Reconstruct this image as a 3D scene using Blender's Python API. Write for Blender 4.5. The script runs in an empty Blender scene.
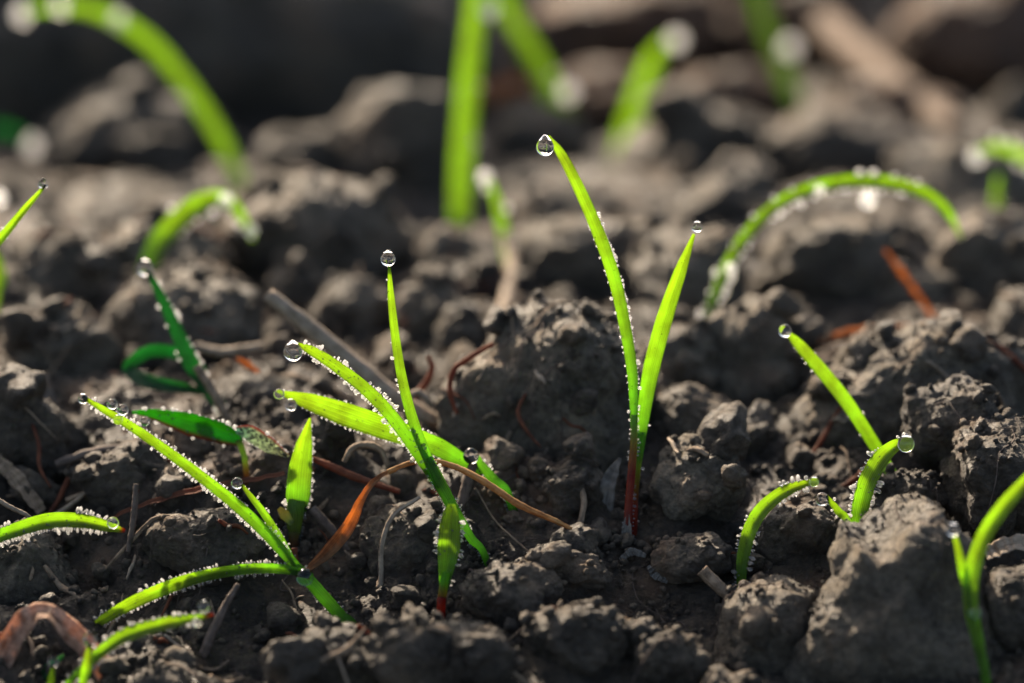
import bpy, bmesh, math, random
import numpy as np
from mathutils import Vector

# ------------------------------------------------------------------ scene
# 1 unit = 1 cm
SC = bpy.context.scene
COL = SC.collection
SC.unit_settings.system = 'METRIC'
SC.unit_settings.scale_length = 0.01
RNG = np.random.default_rng(11)
random.seed(5)

# ------------------------------------------------------------------ camera
PITCH = math.radians(20.0)
CAM = np.array([0.0, -32.5, 14.85])
FPX = 2848.0                                   # focal length in pixels of a 1024 px wide frame
AX = np.array([1.0, 0, 0])
AF = np.array([0, math.cos(PITCH), -math.sin(PITCH)])
AU = np.array([0, math.sin(PITCH), math.cos(PITCH)])

def P(px, py, d):
    """point in the place that stands d cm from the camera (along its axis)"""
    return CAM + d * (AF + (px - 512.0) / FPX * AX + (341.5 - py) / FPX * AU)

def cm(px, d):
    return px / FPX * d

# ground profile: image row -> distance
_ROWS = np.array([-700, -300, 0, 60, 140, 200, 260, 330, 380, 440, 525, 610, 683, 900, 1400], float)
_DEP = np.array([0, 0, 65, 59, 52.5, 47, 43.5, 40.5, 38.5, 37, 36, 35, 33.4, 0, 0], float)
_m = _DEP > 0
_ROWS, _DEP = _ROWS[_m], _DEP[_m]
_PY = np.array([P(512, r, d)[1] for r, d in zip(_ROWS, _DEP)])
_PZ = np.array([P(512, r, d)[2] for r, d in zip(_ROWS, _DEP)])
_o = np.argsort(_PY)
_PY, _PZ = _PY[_o], _PZ[_o] - 0.42
_PY = np.concatenate([[-400, -8], _PY, [60, 1200]])
_PZ = np.concatenate([[-1.3, -1.3], _PZ, [-0.6, -0.6]])

def prof(y):
    y = np.asarray(y, float)
    s = 0
    for o in (-1.4, -0.7, 0, 0.7, 1.4):
        s = s + np.interp(y + o, _PY, _PZ)
    return s / 5

def dep(py, lift=0.0, px=512):
    """distance at which the ray of an image row meets the ground profile raised by lift"""
    ds = np.linspace(30, 80, 1200)
    pts = CAM[None] + ds[:, None] * (AF + (341.5 - py) / FPX * AU)[None]
    below = pts[:, 2] < prof(pts[:, 1]) + lift
    i = int(np.argmax(below))
    return float(ds[i])

# ------------------------------------------------------------------ noise
def _h(ix, iy, iz, seed):
    h = (ix.astype(np.int64) * 374761393 + iy.astype(np.int64) * 668265263 + iz.astype(np.int64) * 2147483647 + seed * 974634777) & 0xFFFFFFFF
    h = ((h ^ (h >> 13)) * 1274126177) & 0xFFFFFFFF
    h = ((h ^ (h >> 16)) * 2246822519) & 0xFFFFFFFF
    return h ^ (h >> 15)

_G = RNG.normal(size=(256, 3))
_G /= np.linalg.norm(_G, axis=1)[:, None]

def perlin(p, seed=0):
    i = np.floor(p).astype(np.int64)
    f = p - i
    w = f * f * f * (f * (f * 6 - 15) + 10)
    out = np.zeros(len(p))
    for dx in (0, 1):
        for dy in (0, 1):
            for dz in (0, 1):
                g = _G[_h(i[:, 0] + dx, i[:, 1] + dy, i[:, 2] + dz, seed) & 255]
                v = g[:, 0] * (f[:, 0] - dx) + g[:, 1] * (f[:, 1] - dy) + g[:, 2] * (f[:, 2] - dz)
                wt = (w[:, 0] if dx else 1 - w[:, 0]) * (w[:, 1] if dy else 1 - w[:, 1]) * (w[:, 2] if dz else 1 - w[:, 2])
                out += v * wt
    return out * 1.6

def fbm(p, n, seed=0, gain=0.5):
    s, a = 0, 1.0
    for k in range(n):
        s = s + a * perlin(p * (2.03 ** k) + 7.3 * k, seed + k)
        a *= gain
    return s

def worley(p, seed=0, flat=False):
    """distance to the nearest scattered point (cells of size 1)"""
    i = np.floor(p).astype(np.int64)
    best = np.full(len(p), 9.0)
    for dx in (-1, 0, 1):
        for dy in (-1, 0, 1):
            for dz in ((0,) if flat else (-1, 0, 1)):
                a, b, c = i[:, 0] + dx, i[:, 1] + dy, i[:, 2] + dz
                h = _h(a, b, c, seed)
                ox = (h & 1023) / 1023.0
                oy = ((h >> 10) & 1023) / 1023.0
                oz = ((h >> 20) & 1023) / 1023.0
                d = (a + ox - p[:, 0]) ** 2 + (b + oy - p[:, 1]) ** 2
                if not flat:
                    d = d + (c + oz - p[:, 2]) ** 2
                best = np.minimum(best, d)
    return np.sqrt(best)

def bumps(p, seed=0, flat=False):
    w = worley(p, seed, flat)
    return 1.0 - np.minimum(w / 0.85, 1.2) ** 2

# ------------------------------------------------------------------ mesh helpers
def link_mesh(name, co, faces, mat, parent=None, uv=None, smooth=True, origin=None):
    """faces: int array n x k. co: world coordinates. The object's origin is origin (or its parent's place)."""
    me = bpy.data.meshes.new(name)
    co = np.asarray(co, float)
    ref = np.zeros(3)
    if parent is not None:
        ref = np.array(WORLD[parent.name])
    elif origin is not None:
        ref = np.asarray(origin, float)
    loc = co - ref
    n, k = faces.shape
    me.vertices.add(len(co))
    me.vertices.foreach_set('co', loc.astype(np.float32).ravel())
    me.loops.add(n * k)
    me.loops.foreach_set('vertex_index', faces.astype(np.int32).ravel())
    me.polygons.add(n)
    me.polygons.foreach_set('loop_start', np.arange(0, n * k, k, dtype=np.int32))
    me.polygons.foreach_set('loop_total', np.full(n, k, dtype=np.int32))
    if uv is not None:
        l = me.uv_layers.new(name='UVMap')
        l.data.foreach_set('uv', np.asarray(uv, np.float32)[faces.ravel()].ravel())
    me.update(calc_edges=True)
    me.validate()
    me.polygons.foreach_set('use_smooth', np.full(len(me.polygons), smooth))
    if mat is not None:
        me.materials.append(mat)
    o = bpy.data.objects.new(name, me)
    COL.objects.link(o)
    if parent is not None:
        o.parent = parent
        WORLD[o.name] = ref
    else:
        o.location = ref
        WORLD[o.name] = ref
    return o

WORLD = {}

def empty(name, loc):
    o = bpy.data.objects.new(name, None)
    o.empty_display_size = 0.3
    COL.objects.link(o)
    o.location = loc
    WORLD[o.name] = np.array(loc, float)
    return o

def tag(o, label, cat=None, group=None, kind=None):
    if label: o['label'] = label
    if cat: o['category'] = cat
    if group: o['group'] = group
    if kind: o['kind'] = kind
    return o

_ICO = {}
def ico(level):
    if level not in _ICO:
        bm = bmesh.new()
        bmesh.ops.create_icosphere(bm, subdivisions=level, radius=1.0)
        co = np.array([v.co[:] for v in bm.verts])
        fa = np.array([[v.index for v in f.verts] for f in bm.faces])
        bm.free()
        _ICO[level] = (co / np.linalg.norm(co, axis=1)[:, None], fa)
    return _ICO[level]

def catmull(pts, n):
    pts = np.asarray(pts, float)
    p = np.vstack([2 * pts[0] - pts[1], pts, 2 * pts[-1] - pts[-2]])
    seg = len(pts) - 1
    t = np.linspace(0, seg, n)
    i = np.minimum(t.astype(int), seg - 1)
    f = (t - i)[:, None]
    a, b, c, d = p[i], p[i + 1], p[i + 2], p[i + 3]
    return 0.5 * (2 * b + (c - a) * f + (2 * a - 5 * b + 4 * c - d) * f ** 2 + (3 * b - a - 3 * c + d) * f ** 3)

# ------------------------------------------------------------------ materials
def new_mat(name):
    m = bpy.data.materials.new(name)
    m.use_nodes = True
    nt = m.node_tree
    nt.nodes.clear()
    out = nt.nodes.new('ShaderNodeOutputMaterial')
    return m, nt, out

def N(nt, typ, **kw):
    n = nt.nodes.new(typ)
    for k, v in kw.items():
        if k in n.inputs:
            n.inputs[k].default_value = v
        else:
            setattr(n, k, v)
    return n

def ramp(nt, fac, stops):
    r = nt.nodes.new('ShaderNodeValToRGB')
    el = r.color_ramp.elements
    while len(el) > 1:
        el.remove(el[-1])
    el[0].position = stops[0][0]
    el[0].color = (*stops[0][1], 1)
    for p, c in stops[1:]:
        e = el.new(p)
        e.color = (*c, 1)
    nt.links.new(fac, r.inputs['Fac'])
    return r.outputs['Color']

def soil_mat(name, dark, mid, pale, rust, rough=0.62, bump=1.0):
    dark, mid, pale = [(c[0] * 1.04, c[1] * 0.97, c[2] * 0.82) for c in (dark, mid, pale)]
    m, nt, out = new_mat(name)
    L = nt.links.new
    geo = N(nt, 'ShaderNodeNewGeometry')
    pos = geo.outputs['Position']
    n1 = N(nt, 'ShaderNodeTexNoise', Scale=0.9, Detail=6.0, Roughness=0.62)
    n2 = N(nt, 'ShaderNodeTexNoise', Scale=13.0, Detail=7.0, Roughness=0.75)
    n3 = N(nt, 'ShaderNodeTexNoise', Scale=0.9, Detail=4.0, Roughness=0.6)
    for n in (n1, n2, n3):
        L(pos, n.inputs['Vector'])
    c1 = ramp(nt, n1.outputs['Fac'], [(0.32, dark), (0.52, mid), (0.72, pale)])
    c2 = ramp(nt, n2.outputs['Fac'], [(0.3, (0.40, 0.40, 0.41)), (0.7, (1.6, 1.55, 1.45))])
    mul = N(nt, 'ShaderNodeMix', data_type='RGBA', blend_type='MULTIPLY')
    mul.inputs[0].default_value = 1.0
    L(c1, mul.inputs[6]); L(c2, mul.inputs[7])
    rf = N(nt, 'ShaderNodeMapRange')
    rf.inputs['From Min'].default_value = 0.54
    rf.inputs['From Max'].default_value = 0.75
    L(n3.outputs['Fac'], rf.inputs['Value'])
    mx = N(nt, 'ShaderNodeMix', data_type='RGBA')
    L(rf.outputs['Result'], mx.inputs[0])
    L(mul.outputs[2], mx.inputs[6])
    mx.inputs[7].default_value = (*rust, 1)
    # grain
    b1 = N(nt, 'ShaderNodeTexNoise', Scale=14.0, Detail=9.0, Roughness=0.8)
    v1 = N(nt, 'ShaderNodeTexVoronoi', Scale=9.0)
    v2 = N(nt, 'ShaderNodeTexVoronoi', Scale=30.0)
    dist = N(nt, 'ShaderNodeTexNoise', Scale=6.0, Detail=3.0)
    for n in (b1, dist):
        L(pos, n.inputs['Vector'])
    wob = N(nt, 'ShaderNodeVectorMath', operation='SCALE')
    wob.inputs['Scale'].default_value = 0.16
    L(dist.outputs['Color'], wob.inputs[0])
    add = N(nt, 'ShaderNodeVectorMath', operation='ADD')
    L(pos, add.inputs[0]); L(wob.outputs[0], add.inputs[1])
    L(add.outputs[0], v1.inputs['Vector']); L(add.outputs[0], v2.inputs['Vector'])
    s1 = N(nt, 'ShaderNodeMath', operation='MULTIPLY'); s1.inputs[1].default_value = -0.55
    L(v1.outputs['Distance'], s1.inputs[0])
    s2 = N(nt, 'ShaderNodeMath', operation='MULTIPLY_ADD'); s2.inputs[1].default_value = -0.22
    L(v2.outputs['Distance'], s2.inputs[0]); L(s1.outputs[0], s2.inputs[2])
    s3 = N(nt, 'ShaderNodeMath', operation='MULTIPLY_ADD'); s3.inputs[1].default_value = 1.5
    L(b1.outputs['Fac'], s3.inputs[0]); L(s2.outputs[0], s3.inputs[2])
    bp = N(nt, 'ShaderNodeBump', Strength=1.0, Distance=0.20 * bump)
    L(s3.outputs[0], bp.inputs['Height'])
    bs = N(nt, 'ShaderNodeBsdfPrincipled', Roughness=rough)
    # damp and dry patches
    n4 = N(nt, 'ShaderNodeTexNoise', Scale=1.7, Detail=5.0, Roughness=0.65)
    L(pos, n4.inputs['Vector'])
    rr = N(nt, 'ShaderNodeMapRange')
    rr.inputs['From Min'].default_value = 0.38; rr.inputs['From Max'].default_value = 0.60
    rr.inputs['To Min'].default_value = rough - 0.24; rr.inputs['To Max'].default_value = rough + 0.2
    L(n4.outputs['Fac'], rr.inputs['Value']); L(rr.outputs['Result'], bs.inputs['Roughness'])
    dk = N(nt, 'ShaderNodeMapRange')
    dk.inputs['From Min'].default_value = 0.38; dk.inputs['From Max'].default_value = 0.60
    dk.inputs['To Min'].default_value = 0.62; dk.inputs['To Max'].default_value = 1.15
    L(n4.outputs['Fac'], dk.inputs['Value'])
    damp = N(nt, 'ShaderNodeVectorMath', operation='SCALE')
    L(mx.outputs[2], damp.inputs[0]); L(dk.outputs['Result'], damp.inputs['Scale'])
    bs.inputs['Specular IOR Level'].default_value = 0.5
    L(damp.outputs[0], bs.inputs['Base Color'])
    L(bp.outputs['Normal'], bs.inputs['Normal'])
    L(bs.outputs[0], out.inputs['Surface'])
    return m

def leaf_mat(name, base, trans, tip=None, root=None, root_end=0.12, root_blend=0.12, tip_start=0.93, mixf=0.62, edge=None, streak=0.5, rough=0.38):
    """a blade: pigment and painted root shade along its length (UV y), veins across it (UV x), light through it"""
    m, nt, out = new_mat(name)
    L = nt.links.new
    uv = N(nt, 'ShaderNodeUVMap')
    sep = N(nt, 'ShaderNodeSeparateXYZ')
    L(uv.outputs[0], sep.inputs[0])
    # veins: noise stretched along the blade
    mp = N(nt, 'ShaderNodeMapping')
    mp.inputs['Scale'].default_value = (17.0, 1.8, 1.0)
    L(uv.outputs[0], mp.inputs['Vector'])
    vn = N(nt, 'ShaderNodeTexNoise', Scale=1.0, Detail=4.0, Roughness=0.6)
    L(mp.outputs[0], vn.inputs['Vector'])
    geo = N(nt, 'ShaderNodeNewGeometry')
    bl = N(nt, 'ShaderNodeTexNoise', Scale=4.0, Detail=4.0)
    L(geo.outputs['Position'], bl.inputs['Vector'])
    vr = N(nt, 'ShaderNodeMapRange')
    vr.inputs['From Min'].default_value = 0.3; vr.inputs['From Max'].default_value = 0.7
    vr.inputs['To Min'].default_value = 1.0 - streak; vr.inputs['To Max'].default_value = 1.0 + streak * 0.5
    ad = N(nt, 'ShaderNodeMath', operation='MULTIPLY_ADD'); ad.inputs[1].default_value = 0.5
    hb = N(nt, 'ShaderNodeMath', operation='MULTIPLY'); hb.inputs[1].default_value = 0.5
    L(bl.outputs['Fac'], hb.inputs[0])
    L(vn.outputs['Fac'], ad.inputs[0]); L(hb.outputs[0], ad.inputs[2])
    L(ad.outputs[0], vr.inputs['Value'])
    def coloured(c):
        stops = []
        k = 0.5 if c is base else 1.0
        if root:
            stops += [(0.0, tuple(k * x for x in root)), (root_end, tuple(k * x for x in root)), (min(root_end + root_blend, 0.92), c)]
        else:
            stops += [(0.0, (c[0] * 0.55, c[1] * 0.8, c[2])), (0.45, c), (0.86, (c[0] * 1.08, c[1] * 0.98, c[2]))]
        if tip:
            stops += [(tip_start, c), (min(tip_start + 0.04, 1.0), tuple(k * x for x in tip))]
        col = ramp(nt, sep.outputs['Y'], stops)
        if edge:
            # a coloured margin along one side
            er = N(nt, 'ShaderNodeMapRange')
            er.inputs['From Min'].default_value = 0.80; er.inputs['From Max'].default_value = 0.95
            L(sep.outputs['X'], er.inputs['Value'])
            em = N(nt, 'ShaderNodeMix', data_type='RGBA')
            L(er.outputs['Result'], em.inputs[0]); L(col, em.inputs[6])
            em.inputs[7].default_value = (*[k * x for x in edge], 1)
            col = em.outputs[2]
        hs = N(nt, 'ShaderNodeHueSaturation')
        L(col, hs.inputs['Color']); L(vv.outputs[0], hs.inputs['Value'])
        hm = N(nt, 'ShaderNodeMapRange'); hm.inputs['To Min'].default_value = 0.475; hm.inputs['To Max'].default_value = 0.515
        L(bl.outputs['Fac'], hm.inputs['Value']); L(hm.outputs['Result'], hs.inputs['Hue'])
        sn = N(nt, 'ShaderNodeTexNoise', Scale=26.0, Detail=2.0); L(geo.outputs['Position'], sn.inputs['Vector'])
        sr = N(nt, 'ShaderNodeMapRange'); sr.inputs['From Min'].default_value = 0.70; sr.inputs['From Max'].default_value = 0.74
        sr.inputs['To Max'].default_value = 0.7
        L(sn.outputs['Fac'], sr.inputs['Value'])
        sm = N(nt, 'ShaderNodeMix', data_type='RGBA'); L(sr.outputs['Result'], sm.inputs[0]); L(hs.outputs['Color'], sm.inputs[6])
        sm.inputs[7].default_value = (0.06, 0.045, 0.03, 1)
        return sm.outputs[2]
        return hs.outputs['Color']
    # parallel veins
    vs = N(nt, 'ShaderNodeMath', operation='MULTIPLY_ADD'); vs.inputs[1].default_value = 62.0
    vk = N(nt, 'ShaderNodeMath', operation='MULTIPLY'); vk.inputs[1].default_value = 7.0
    L(vn.outputs['Fac'], vk.inputs[0]); L(sep.outputs['X'], vs.inputs[0]); L(vk.outputs[0], vs.inputs[2])
    si = N(nt, 'ShaderNodeMath', operation='SINE'); L(vs.outputs[0], si.inputs[0])
    vv = N(nt, 'ShaderNodeMath', operation='MULTIPLY_ADD'); vv.inputs[1].default_value = 0.16
    L(si.outputs[0], vv.inputs[0]); L(vr.outputs['Result'], vv.inputs[2])
    bp = N(nt, 'ShaderNodeBump', Strength=0.7, Distance=0.03)
    L(vv.outputs[0], bp.inputs['Height'])
    bs = N(nt, 'ShaderNodeBsdfPrincipled', Roughness=rough)
    bs.inputs['Specular IOR Level'].default_value = 0.4
    L(coloured(base), bs.inputs['Base Color']); L(bp.outputs['Normal'], bs.inputs['Normal'])
    tr = N(nt, 'ShaderNodeBsdfTranslucent')
    L(coloured(trans), tr.inputs['Color'])
    mix = N(nt, 'ShaderNodeMixShader')
    mix.inputs[0].default_value = mixf
    L(bs.outputs[0], mix.inputs[1]); L(tr.outputs[0], mix.inputs[2])
    L(mix.outputs[0], out.inputs['Surface'])
    return m

def dry_mat(name, a, b, trans=None, mixf=0.0, rough=0.75, scale=3.0):
    m, nt, out = new_mat(name)
    L = nt.links.new
    uv = N(nt, 'ShaderNodeUVMap')
    mp = N(nt, 'ShaderNodeMapping'); mp.inputs['Scale'].default_value = (14.0, scale, 1.0)
    L(uv.outputs[0], mp.inputs['Vector'])
    n = N(nt, 'ShaderNodeTexNoise', Scale=1.0, Detail=6.0, Roughness=0.65)
    L(mp.outputs[0], n.inputs['Vector'])
    geo = N(nt, 'ShaderNodeNewGeometry')
    n2 = N(nt, 'ShaderNodeTexNoise', Scale=7.0, Detail=6.0, Roughness=0.65)
    L(geo.outputs['Position'], n2.inputs['Vector'])
    av = N(nt, 'ShaderNodeMath', operation='ADD'); L(n.outputs['Fac'], av.inputs[0]); L(n2.outputs['Fac'], av.inputs[1])
    hv = N(nt, 'ShaderNodeMath', operation='MULTIPLY'); hv.inputs[1].default_value = 0.5; L(av.outputs[0], hv.inputs[0])
    col = ramp(nt, hv.outputs[0], [(0.40, a), (0.58, b)])
    bp = N(nt, 'ShaderNodeBump', Strength=0.9, Distance=0.05)
    L(hv.outputs[0], bp.inputs['Height'])
    bs = N(nt, 'ShaderNodeBsdfPrincipled', Roughness=rough)
    bs.inputs['Specular IOR Level'].default_value = 0.3
    L(col, bs.inputs['Base Color']); L(bp.outputs['Normal'], bs.inputs['Normal'])
    if trans:
        tr = N(nt, 'ShaderNodeBsdfTranslucent'); 
        c2 = ramp(nt, hv.outputs[0], [(0.36, tuple(0.5 * x for x in trans)), (0.62, trans)])
        L(c2, tr.inputs['Color'])
        mix = N(nt, 'ShaderNodeMixShader'); mix.inputs[0].default_value = mixf
        L(bs.outputs[0], mix.inputs[1]); L(tr.outputs[0], mix.inputs[2])
        L(mix.outputs[0], out.inputs['Surface'])
    else:
        L(bs.outputs[0], out.inputs['Surface'])
    return m

def water_mat(name, rough):
    m, nt, out = new_mat(name)
    g = N(nt, 'ShaderNodeBsdfGlass', Roughness=rough, IOR=1.333)
    g.inputs['Color'].default_value = (1, 1, 1, 1)
    nt.links.new(g.outputs[0], out.inputs['Surface'])
    return m

M = {}
M['soil'] = soil_mat('soil', (0.030, 0.023, 0.017), (0.066, 0.051, 0.037), (0.135, 0.104, 0.074), (0.17, 0.09, 0.045))  # ground tone darkened to paint shade into the gaps between clods
M['clod'] = soil_mat('clod_soil', (0.062, 0.052, 0.043), (0.125, 0.105, 0.085), (0.24, 0.20, 0.155), (0.17, 0.10, 0.055))  # clod tones lightened to stand out from the painted dark of the gaps
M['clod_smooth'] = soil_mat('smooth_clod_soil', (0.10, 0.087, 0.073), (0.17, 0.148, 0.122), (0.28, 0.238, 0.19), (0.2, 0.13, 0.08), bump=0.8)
M['clod_pale'] = soil_mat('painted_lit_clod_soil', (0.115, 0.101, 0.086), (0.215, 0.190, 0.160), (0.34, 0.295, 0.24), (0.20, 0.13, 0.08))  # lighter copy that paints light onto clod faces turned from the sun
M['rust'] = soil_mat('rust_soil', (0.09, 0.042, 0.02), (0.16, 0.082, 0.04), (0.24, 0.14, 0.075), (0.26, 0.09, 0.03))
G1, T1 = (0.07, 0.13, 0.02), (0.60, 0.93, 0.10)
RED = (0.30, 0.035, 0.015)
M['leaf'] = leaf_mat('grass_green', G1, T1)
M['leaf_far'] = leaf_mat('muted_green', (0.07, 0.12, 0.015), (0.62, 0.92, 0.10), root=(0.26, 0.42, 0.09), root_end=0.18, mixf=0.55)  # darker root paints in the shade of the soil round the foot
M['leaf_dim'] = leaf_mat('dim_green', (0.05, 0.075, 0.02), (0.38, 0.58, 0.10), root=(0.12, 0.18, 0.06), root_end=0.3, mixf=0.5)
M['leaf_redtip'] = leaf_mat('grass_green_red_tip', G1, T1, tip=(0.5, 0.08, 0.02), tip_start=0.95)
M['leaf_redroot'] = leaf_mat('grass_green_red_root', G1, T1, root=RED, root_end=0.14)
M['stem_red'] = leaf_mat('red_stem', (0.10, 0.12, 0.03), (0.5, 0.75, 0.12), root=(0.42, 0.075, 0.035), root_end=0.55, root_blend=0.35, mixf=0.55, streak=0.4)
M['stem_redgreen'] = leaf_mat('red_to_green_stem', G1, (0.45, 0.85, 0.1), root=(0.45, 0.08, 0.035), root_end=0.4, root_blend=0.4)
M['stem'] = leaf_mat('green_stem', (0.07, 0.16, 0.02), (0.42, 0.88, 0.14), mixf=0.72)
M['leaf_cool'] = leaf_mat('cool_green', (0.025, 0.085, 0.03), (0.10, 0.44, 0.11), mixf=0.5)
M['leaf_deep'] = leaf_mat('deep_green', (0.02, 0.075, 0.012), (0.12, 0.52, 0.03), mixf=0.5, edge=(0.3, 0.10, 0.05))
M['leaf_pale'] = leaf_mat('pale_frosted_green', (0.30, 0.38, 0.27), (0.62, 0.76, 0.52), mixf=0.6, edge=(0.45, 0.12, 0.08))
M['yellow'] = leaf_mat('yellow_scale', (0.2, 0.2, 0.06), (0.4, 0.42, 0.12), mixf=0.5)
M['stem_brown'] = leaf_mat('brown_green_stem', (0.07, 0.09, 0.03), (0.4, 0.6, 0.12), root=(0.35, 0.18, 0.07), root_end=0.3, mixf=0.6)
M['orange'] = dry_mat('dry_orange', (0.075, 0.04, 0.022), (0.36, 0.19, 0.085), trans=(0.85, 0.42, 0.13), mixf=0.5)
M['brown'] = dry_mat('dry_brown', (0.10, 0.068, 0.042), (0.30, 0.21, 0.135))
M['redbrown'] = dry_mat('dry_red_brown', (0.09, 0.03, 0.015), (0.22, 0.075, 0.035), trans=(0.4, 0.1, 0.04), mixf=0.3)
M['straw'] = dry_mat('dry_straw', (0.16, 0.115, 0.075), (0.36, 0.28, 0.2))
M['goldstraw'] = dry_mat('golden_straw', (0.22, 0.10, 0.03), (0.48, 0.28, 0.10), trans=(0.6, 0.3, 0.08), mixf=0.3)
M['tan'] = dry_mat('dull_tan', (0.09, 0.058, 0.036), (0.18, 0.12, 0.078))
M['grey'] = dry_mat('weathered_grey', (0.10, 0.09, 0.078), (0.26, 0.235, 0.20), trans=(0.35, 0.3, 0.24), mixf=0.3)
M['root'] = dry_mat('root_brown', (0.06, 0.042, 0.032), (0.15, 0.11, 0.085))
M['curl'] = dry_mat('curled_leaf_brown', (0.10, 0.045, 0.025), (0.55, 0.38, 0.27), trans=(0.85, 0.5, 0.32), mixf=0.45)
def dew_mat(name, rough, milk):
    m, nt, out = new_mat(name)
    g = N(nt, 'ShaderNodeBsdfGlass', Roughness=rough, IOR=1.333)
    t = N(nt, 'ShaderNodeBsdfTranslucent'); t.inputs['Color'].default_value = (0.95, 0.96, 0.97, 1)
    mix = N(nt, 'ShaderNodeMixShader'); mix.inputs[0].default_value = milk
    nt.links.new(g.outputs[0], mix.inputs[1]); nt.links.new(t.outputs[0], mix.inputs[2])
    nt.links.new(mix.outputs[0], out.inputs['Surface'])
    return m

M['water'] = water_mat('water', 0.06)
M['water_far'] = dew_mat('water_far', 0.2, 0.5)
M['dew'] = dew_mat('dew', 0.18, 0.32)
M['dew_far'] = dew_mat('dew_far', 0.3, 0.3)

# ------------------------------------------------------------------ shapes
def ribbon(pts, widths, fold=0.25, thick=0.018, roll=0.0, n=46, across=9, noise=0.0, seed=0, curl=0.0):
    """a blade along pts (world), width per point (cm); closed, thin, folded along its middle. Returns co, faces, uv, frame"""
    c = catmull(pts, n)
    w = np.interp(np.linspace(0, len(widths) - 1, n), np.arange(len(widths)), widths)
    w = np.maximum(w, 0.006)
    t = np.gradient(c, axis=0)
    t /= np.linalg.norm(t, axis=1)[:, None]
    view = c - CAM
    view /= np.linalg.norm(view, axis=1)[:, None]
    side = np.cross(t, view)
    ln = np.linalg.norm(side, axis=1)[:, None]
    side /= np.maximum(ln, 1e-4)
    for k in range(1, n):                        # no sudden flips
        if np.dot(side[k], side[k - 1]) < 0:
            side[k] *= -1
    ra = np.interp(np.linspace(0, 1, n), np.linspace(0, 1, len(roll)), roll) if hasattr(roll, '__len__') else np.full(n, roll)
    ra = np.radians(ra)[:, None]
    nrm = np.cross(side, t)
    s2 = side * np.cos(ra) + nrm * np.sin(ra)
    nr = np.cross(s2, t)
    flip = np.sum(nr * view, axis=1) > 0
    nr[flip] *= -1                               # normal towards the viewer's side
    if noise:
        ph = RNG.uniform(0, 50)
        nz = fbm(np.stack([np.linspace(0, 9, n) + ph, np.zeros(n), np.zeros(n)], 1), 3, seed)
        c = c + nr * (nz * noise)[:, None]
        w = w * (1 + 0.22 * fbm(np.stack([np.linspace(0, 6, n) + ph, np.ones(n) * 3, np.zeros(n)], 1), 2, seed))
    s = np.linspace(-1, 1, across)
    top, bot, uvt = [], [], []
    tt = np.linspace(0, 1, n)
    for k in range(n):
        hw = w[k] / 2
        off = fold * np.abs(s) * hw + curl * s * s * hw
        base = c[k][None] + s2[k][None] * (s * hw)[:, None] + nr[k][None] * (off - fold * 0.5 * hw)[:, None]
        th = np.minimum(thick, 0.3 * w[k]) * (1 - 0.85 * s ** 2)
        top.append(base + nr[k][None] * (th / 2)[:, None])
        bot.append(base - nr[k][None] * (th / 2)[:, None])
        uvt.append(np.stack([(s + 1) / 2, np.full(across, tt[k])], 1))
    top, bot, uvt = np.array(top), np.array(bot), np.array(uvt)
    ring = np.concatenate([top, bot[:, ::-1]], axis=1)          # n x 2a
    uvr = np.concatenate([uvt, uvt[:, ::-1]], axis=1)
    m = 2 * across
    co = ring.reshape(-1, 3); uv = uvr.reshape(-1, 2)
    idx = np.arange(n * m).reshape(n, m)
    a = idx[:-1]; b = idx[1:]
    f = np.stack([a, np.roll(a, -1, 1), np.roll(b, -1, 1), b], -1).reshape(-1, 4)
    caps = []
    for r in (idx[0][::-1], idx[-1]):
        for q in range(across - 1):
            caps.append([r[q], r[q + 1], r[m - 2 - q], r[m - 1 - q]])
    f = np.vstack([f, np.array(caps)])
    return co, f, uv, dict(c=c, side=s2, nrm=nr, t=t, w=w, fold=fold)

def tube(pts, widths, n=44, seg=12, bump=0.0, seed=0, groove=0.0):
    c = catmull(pts, n)
    w = np.interp(np.linspace(0, len(widths) - 1, n), np.arange(len(widths)), widths)
    t = np.gradient(c, axis=0)
    t /= np.linalg.norm(t, axis=1)[:, None]
    ref = np.array([0.31, 0.17, 0.93])
    u = np.cross(t, ref); u /= np.linalg.norm(u, axis=1)[:, None]
    v = np.cross(t, u)
    a = np.linspace(0, 2 * np.pi, seg, endpoint=False)
    ring = c[:, None] + (w / 2)[:, None, None] * (np.cos(a)[None, :, None] * u[:, None] + np.sin(a)[None, :, None] * v[:, None])
    co = ring.reshape(-1, 3)
    if bump:
        nz = fbm(co * (1.3 / max(np.mean(w), 0.03)) + seed * 3.1, 3, seed)
        d = co - np.repeat(c, seg, 0)
        co = np.repeat(c, seg, 0) + d * (1 + bump * nz)[:, None]
    uv = np.stack([np.tile(np.abs(np.linspace(-1, 1, seg)), n), np.repeat(np.linspace(0, 1, n), seg)], 1)
    idx = np.arange(n * seg).reshape(n, seg)
    A, B = idx[:-1], idx[1:]
    f = np.stack([A, np.roll(A, -1, 1), np.roll(B, -1, 1), B], -1).reshape(-1, 4)
    caps = []
    for r in (idx[0][::-1], idx[-1]):
        for q in range(seg // 2 - 1):
            caps.append([r[q], r[q + 1], r[seg - 2 - q], r[seg - 1 - q]])
    f = np.vstack([f, np.array(caps)])
    view = c - CAM; view /= np.linalg.norm(view, axis=1)[:, None]
    side = np.cross(t, view); side /= np.maximum(np.linalg.norm(side, axis=1)[:, None], 1e-4)
    return co, f, uv, dict(c=c, side=side, nrm=-view, t=t, w=w, fold=0.0)

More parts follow.
